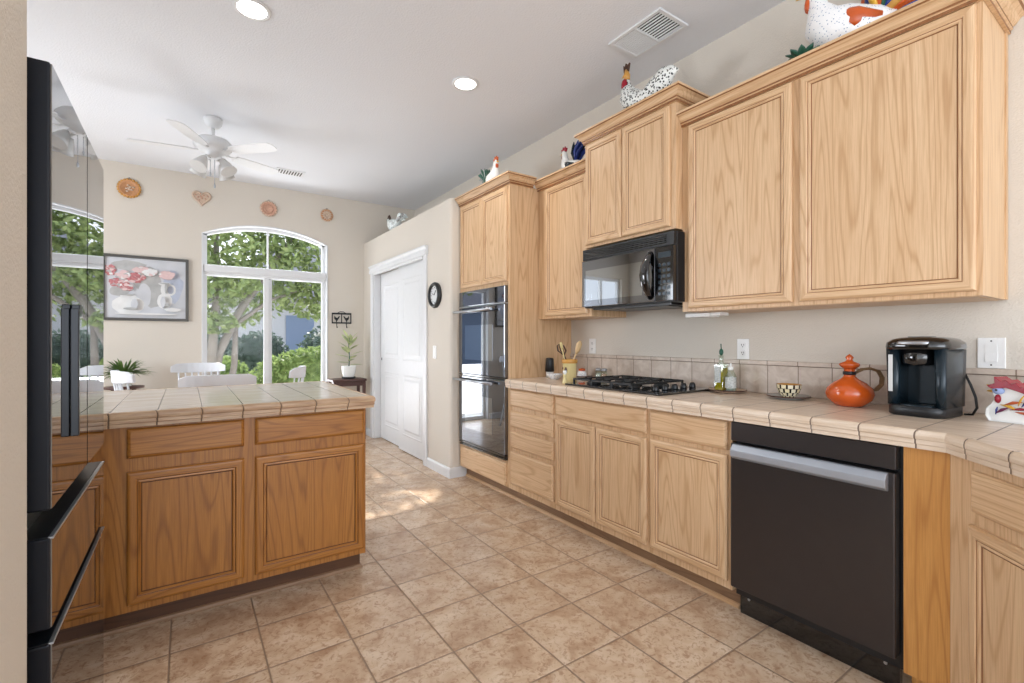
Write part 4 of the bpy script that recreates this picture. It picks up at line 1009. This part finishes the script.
for yy, lb, mt in ((2.585, 'clear glass salt shaker, left one of the pair behind the cooktop', 'china'), (2.525, 'glass shaker with pinkish filling, right one of the pair behind the cooktop', 'pinkclay')):
    o = empty('shaker', at(2.56, yy), 0, lb, 'shaker')
    obj('glass', MB().lathe([(.022, 0), (.024, .004), (.021, .06), (.001, .06)], seg=16), 'bottle', o)
    obj('contents', MB().lathe([(.019, .002), (.018, .04), (.001, .04)], seg=16), mt, o)
    obj('cap', MB().lathe([(.022, .060), (.022, .072), (.015, .080), (.001, .081)], seg=16), 'steel', o)
dish_plate('plate', at(2.485, 1.505), .100, 'pale dark-rimmed plate under the oil and soap bottles', 'plaster')
Oi = empty('oil_bottle', (2.50, 1.55, ZT+.0085), 0, 'square olive oil bottle with green stopper on the plate', 'bottle')
obj('bottle', MB().box(-.026, .026, -.026, .026, 0, .145).lathe([(.026, .145), (.012, .16), (.012, .19), (.015, .192), (.015, .198), (.001, .198)], seg=16), 'bottle', Oi)
obj('oil', MB().box(-.0235, .0235, -.0235, .0235, .003, .125), 'oil', Oi)
obj('label', MB().box(-.0268, -.0262, -.012, .024, .045, .135), 'label', Oi)
obj('stopper', MB().ball((0, 0, .215), (.012, .012, .020), 12).tube([(0, 0, .23), (0, .002, .262)], .003, 6), 'green', Oi)
So = empty('soap_bottle', (2.475, 1.478, ZT+.0085), 0, 'clear soap bottle with white cap right of the oil bottle', 'bottle')
obj('bottle', MB().lathe([(.026, 0), (.028, .004), (.028, .085), (.015, .115), (.012, .118), (.001, .118)], seg=20), 'bottle', So)
obj('soap', MB().lathe([(.024, .003), (.024, .08), (.001, .08)], seg=20), 'soapblue', So)
obj('label', MB().lathe([(.0284, .02), (.0284, .08)], seg=20, cap=False), 'label', So)
obj('cap', MB().lathe([(.013, .117), (.014, .135), (.006, .138), (.005, .155), (.001, .156)], seg=14), 'china', So)
dish_plate('plate', at(2.465, 1.170), .096, 'flat dark-edged plate beneath the checked bowl', 'pgrey')
Bw = empty('small_bowl', (2.475, 1.172, ZT+.0105), 0, 'small bowl with black and cream checks on its plate', 'bowl')
obj('bowl', MB().lathe([(.030, 0), (.034, .006), (.046, .022), (.053, .042), (.056, .062)], seg=30, cap=False, uv=True), 'check', Bw)
obj('bowl_inside', MB().lathe([(.056, .062), (.053, .0625), (.045, .03), (.028, .012), (.001, .010)], seg=30, cap=False), 'ochre', Bw)
obj('bowl_foot', MB().lathe([(.030, .0005), (.030, .006), (.001, .006)], seg=20), 'brown', Bw)
# orange jug
Jg = empty('orange_jug', at(2.43, .893), -TH, 'glossy orange pottery jug with pointed lid and dark wicker handle', 'jug')
obj('body', MB().lathe([(.045, 0), (.055, .004), (.084, .03), (.092, .055), (.086, .080), (.062, .104), (.032, .122), (.022, .132), (.0205, .150), (.022, .166), (.001, .168)], seg=36), 'orange', Jg)
obj('neck_band', MB().lathe([(.021, .138), (.0255, .140), (.0255, .152), (.021, .154)], seg=24, cap=False), 'blkplas', Jg)
obj('lid', MB().lathe([(.022, .164), (.036, .176), (.040, .184), (.036, .190), (.016, .198), (.011, .205), (.016, .214), (.011, .222), (.001, .230)], seg=28), 'orange', Jg)
pts = [(.024, 0, .146), (.055, 0, .162), (.092, 0, .166), (.128, 0, .154), (.145, 0, .125), (.142, 0, .094), (.120, 0, .072), (.088, 0, .064)]
obj('handle', MB().tube(pts, [(.008, .006)]+[(.014, .006)]*6+[(.008, .005)], 8), 'wicker', Jg)
# coffee maker
Kf = empty('coffee_maker', at(2.40, .622), -pi/2-.10, 'black single-serve coffee maker with water tank on the countertop', 'coffee maker')
def rr(x0, x1, y0, y1, r, n=5):
    out = []
    for cx, cy, a0 in ((x1-r, y0+r, -pi/2), (x1-r, y1-r, 0), (x0+r, y1-r, pi/2), (x0+r, y0+r, pi)):
        for i in range(n+1): a = a0+pi/2*i/n; out.append((cx+r*cos(a), cy+r*sin(a)))
    return out
def rl(x0, x1, y0, y1, r, zs, m=None):
    m = m or MB(); rings = []
    for z, g in zs:
        rings.append([(x, y, z) for x, y in rr(x0-g, x1+g, y0-g, y1+g, r)])
    return m.loft(rings)
obj('base', rl(-.090, .090, -.115, .105, .045, [(0, -.006), (.005, 0), (.036, .0), (.040, -.004)]), 'blkplas', Kf)
obj('drip_tray', rl(-.050, .058, -.112, -.03, .025, [(.039, 0), (.045, -.003)]), 'kslate', Kf)
obj('column', rl(-.088, .092, .0, .105, .03, [(.038, 0), (.255, .004)]), 'blkplas', Kf)
obj('water_tank', rl(-.093, -.052, -.095, .06, .018, [(.038, 0), (.12, .001), (.262, .004)]), 'kslate', Kf)
obj('side_cheek', rl(.062, .094, -.098, .06, .014, [(.038, 0), (.12, .001), (.262, .004)]), 'kslate', Kf)
obj('back_panel', MB().box(-.052, .062, -.012, .0, .045, .215), 'kslate', Kf)
obj('brew_head', rl(-.050, .050, -.105, .0, .045, [(.196, -.006), (.205, 0), (.262, .002)]), 'blkgloss', Kf)
obj('top_cover', rl(-.098, .100, -.118, .108, .055, [(.256, .0), (.264, .004), (.282, .002), (.296, -.012), (.303, -.032), (.305, -.055)]), 'blkgloss', Kf)
obj('chrome_trim', rl(-.052, .058, -.128, -.08, .024, [(.274, -.002), (.279, .0), (.284, .0), (.290, -.006)]), 'steel', Kf)
obj('tank_window', MB().box(-.083, -.068, -.1002, -.0985, .09, .235), 'shade', Kf, bevel=.002)
obj('display', MB().box(-.03, .04, -.07, -.02, .300, .3062), 'kslate', Kf)
cord = MB().tube([(.090, .09, .16), (.106, .09, .12), (.120, .09, .075), (.124, .09, .035), (.112, .09, .008), (.085, .10, .005)], .0045, 8)
obj('power_cord', cord, 'blkplas', Kf)
# ceramic rooster holder
Rh = empty('ceramic_rooster', at(2.42, .370), -pi/2-.25, 'white ceramic rooster napkin holder with dark red comb, at the right edge', 'ceramic rooster')
out = [(-.070, .0), (.075, .0), (.085, .03), (.092, .085), (.070, .098), (.045, .108), (.020, .118), (-.005, .128), (-.030, .135), (-.052, .128), (-.060, .110), (-.052, .085), (-.062, .065), (-.078, .045), (-.080, .02)]
m = MB(); m.loft([[(x*k, y, z*kz+zz) for x, z in out] for y, k, kz, zz in ((-.028, .9, .93, .004), (-.036, .97, .98, .0), (-.03, 1, 1, 0), (.03, 1, 1, 0), (.036, .97, .98, 0), (.028, .9, .93, .004))], smooth=False)
obj('body', m, 'china', Rh, bevel=.004)
cb = MB().prism([(-.062, .118), (-.072, .128), (-.050, .138), (-.052, .162), (-.030, .145), (-.020, .152), (-.005, .138), (.008, .143), (.020, .128), (.035, .132), (.047, .117), (.062, .119), (.074, .104), (.092, .098), (.092, .083), (.070, .090), (.045, .100), (.015, .112), (-.02, .124), (-.045, .118)][::-1], -.040, .040, 'y')
obj('comb', cb, 'red', Rh, bevel=.002)
obj('face', MB().ball((-.042, -.032, .112), (.018, .010, .014), 12), 'lblue', Rh)
obj('eye', MB().ball((-.044, -.042, .114), (.004, .003, .004), 8), 'blkgloss', Rh)
obj('wattle', MB().ball((-.044, -.030, .082), (.009, .012, .016), 10), 'red', Rh)
obj('beak', MB().tube([(-.058, -.01, .122), (-.085, -.01, .128)], [.010, .002], 8).tube([(-.058, -.01, .108), (-.083, -.01, .106)], [.009, .002], 8), 'yellow', Rh)
pf = ['blue', 'yellow', 'orng2', 'blue', 'yellow', 'red', 'purple', 'orng2', 'blue']
for i, (x, z, a, L_) in enumerate(((.035, .078, .9, .022), (.02, .082, 1.2, .02), (.0, .07, .3, .025), (.045, .062, .8, .024), (-.01, .055, -.3, .026), (.018, .05, .1, .028), (-.03, .042, .6, .022), (.03, .036, -.2, .026), (-.045, .04, 1.4, .014))):
    obj('painted_feather', MB().tube([(x-L_*cos(a), -.0365, z-L_*sin(a)), (x, -.0375, z+.003), (x+L_*cos(a), -.0365, z+L_*sin(a))], [(.0015, .001), (.0025, .0055), (.0015, .001)], 8), pf[i], Rh)

# ------------------------------------------------------------------ outdoors beyond the patio door
struct('ground', MB().box(-9, 14, YB+.16, 32, -.16, -.06), 'patio')
struct('ground', MB().box(-9, -2.73, -3.4, YB+.16, -.16, -.06), 'patio')
def cloud(m, c, r, n, size, mi=0, shell=.55):
    for _ in range(n):
        while True:
            p = Vector((random.uniform(-1, 1), random.uniform(-1, 1), random.uniform(-1, 1)))
            if shell < p.length < 1: break
        p = Vector((c[0]+p.x*r[0], c[1]+p.y*r[1], c[2]+p.z*r[2]))
        a = Vector((random.gauss(0, 1), random.gauss(0, 1), random.gauss(0, 1))).normalized(); b = a.cross(Vector((random.gauss(0, 1), random.gauss(0, 1), random.gauss(0, 1)))).normalized()
        s_ = size*random.uniform(.6, 1.3); k = len(m.v)
        m.v += [tuple(p-a*s_), tuple(p+b*s_*.45), tuple(p+a*s_), tuple(p-b*s_*.45)]
        m.face((k, k+1, k+2, k+3), mi)
Tr = empty('garden_tree', (.55, 9.3, -.06), 0, 'multi-stemmed leafy tree with pale trunk outside the patio window', 'tree')
m = MB()
def W3(x, y, z): return (x-.55, y-9.3, z+.06)
m.tube([W3(.32, 9.3, -.06), W3(.30, 9.3, .5), W3(.22, 9.3, 1.1), W3(.05, 9.3, 1.7), W3(-.5, 9.4, 2.6), W3(-1.0, 9.5, 3.3)], [.13, .10, .08, .07, .05, .02], 8)
m.tube([W3(.32, 9.3, .3), W3(.45, 9.3, 1.0), W3(.75, 9.3, 1.7), W3(1.3, 9.3, 2.6), W3(1.8, 9.3, 3.4)], [.09, .07, .06, .05, .02], 8)
m.tube([W3(.30, 9.3, .3), W3(.36, 9.2, 1.2), W3(.42, 9.2, 2.0), W3(.4, 9.2, 3.2)], [.09, .07, .055, .03], 8)
m.tube([W3(.55, 9.4, -.06), W3(.68, 9.4, .8), W3(.7, 9.4, 1.6), W3(1.0, 9.4, 2.4)], [.06, .05, .04, .02], 8)
m.tube([W3(.25, 9.3, 1.0), W3(-.2, 9.2, 1.35), W3(-.7, 9.1, 1.9)], [.05, .04, .02], 8)
m.tube([W3(.6, 9.3, 1.4), W3(1.2, 9.2, 1.9), W3(1.9, 9.1, 2.2)], [.04, .03, .015], 8)
obj('trunk', m, 'bark', Tr)
m = MB()
for c, r, n in (((-1.1, -.1, 2.9), (.9, .8, .9), 1500), ((.2, .0, 3.2), (1.1, .9, 1.0), 2000), ((1.4, .0, 2.95), (1.2, .9, 1.0), 2200), ((2.6, .2, 2.8), (1.0, .9, .9), 1400), ((1.5, -.2, 2.1), (.8, .4, .5), 900), ((-.9, -.2, 1.9), (.6, .4, .5), 800), ((-.1, -.4, 2.25), (.6, .3, .4), 500), ((2.9, .5, 2.2), (.8, .5, .5), 700), ((.5, .3, 4.2), (2.0, 1.2, .8), 2500), ((2.1, -.1, 2.1), (.6, .5, .4), 450), ((-.15, -.3, 1.55), (.3, .2, .18), 130), ((.2, .6, 2.1), (.9, .3, .6), 700), ((2.3, .8, 1.9), (.9, .3, .5), 500)):
    cloud(m, c, r, n, .075, 0, .2)
tag(obj('foliage', m, 'leaf', Tr), kind='stuff')
def bush(name, loc, r, label, mat_, n=1500, size=.06, cat='shrub'):
    o = empty(name, loc, 0, label, cat)
    core = MB().ball((0, 0, r[2]*.5), (r[0]*.86, r[1]*.86, r[2]*.52), 16)
    obj('inner_branches', core, mat_, o)
    m = MB(); cloud(m, (0, 0, r[2]*.52), (r[0], r[1], r[2]*.6), n, size, 0, .80)
    m.v = [(x, y, max(z, .01)) for x, y, z in m.v]
    tag(obj('foliage', m, mat_, o), kind='stuff'); return o
bush('hedge', (2.45, 10.4, -.06), (1.45, .5, 1.02), 'bright green clipped hedge outside the right half of the window', 'hedge', 3500, .06, 'hedge')
bush('shrub', (.55, 11.6, -.06), (.6, .5, .85), 'light green shrub left of the hedge behind the tree stems', 'hedge', 1200)
bush('shrub', (3.2, 12.6, -.06), (1.0, .7, 1.55), 'dark rounded shrub behind the bright hedge', 'shrub', 1500, .07)
bush('shrub', (5.4, 14.6, -.06), (.9, .7, 1.4), 'dark rounded shrub beside the blue-grey house, far right', 'shrub', 1200, .07)
bush('shrub', (.2, 14.6, -.06), (1.2, .7, 1.45), 'grey-green shrub at the left of the window view', 'shrub', 1300, .07)
Ho = empty('neighbour_house', (6.5, 19, -.06), 0, 'pale house with grey roof across the street', 'house')
obj('wall', MB().box(1.0, 11.5, 19, 24, -.06, 2.7), 'stone', Ho, world=True)
obj('wing', MB().box(7.6, 11.5, 17.6, 18.99, -.06, 2.4), 'bluegrey', Ho, world=True)
obj('roof', MB().prism([(.5, 2.7), (12, 2.7), (10, 4.6), (2.5, 4.6)], 18.5, 24.5, 'y'), 'roof', Ho, world=True)
w_ = obj('window', MB().box(8.2, 9.2, 17.56, 17.6, .8, 2.0), 'white', Ho, world=True); obj('pane', MB().box(8.27, 9.13, 17.55, 17.559, .87, 1.93), 'fdark', w_, world=True)
w_ = obj('garage_door', MB().box(3.0, 5.6, 18.95, 19, 0, 2.1), 'bluegrey', Ho, world=True)
Ho = empty('neighbour_house', (-4, 20, -.06), 0, 'second pale house glimpsed left through the tree branches', 'house')
obj('wall', MB().box(-8, -.6, 20, 24, -.06, 2.7), 'bluegrey', Ho, world=True)
obj('roof', MB().prism([(-8.6, 2.7), (0, 2.7), (-2, 4.4), (-7, 4.4)], 19.5, 24.5, 'y'), 'roof', Ho, world=True)
obj('column', MB().box(-.9, -.55, 19.6, 19.99, -.06, 2.7), 'stone', Ho, world=True)
bush('shrub', (1.55, 13.6, -.06), (.75, .5, 1.35), 'grey-green rounded shrub behind the tree stems, mid window', 'shrub', 1300, .07)
bush('shrub', (7.0, 16.2, -.06), (1.0, .7, 1.7), 'grey-green shrub by the house window, behind the hedge', 'shrub', 1200, .07)
o = tag(obj('gate_pillar', MB().box(3.2, 3.75, 14.9, 15.3, -.06, 1.85).box(3.12, 3.83, 14.82, 15.38, 1.85, 1.97), 'stone', bevel=.02), 'pale stone pillar rising above the hedge', 'pillar')
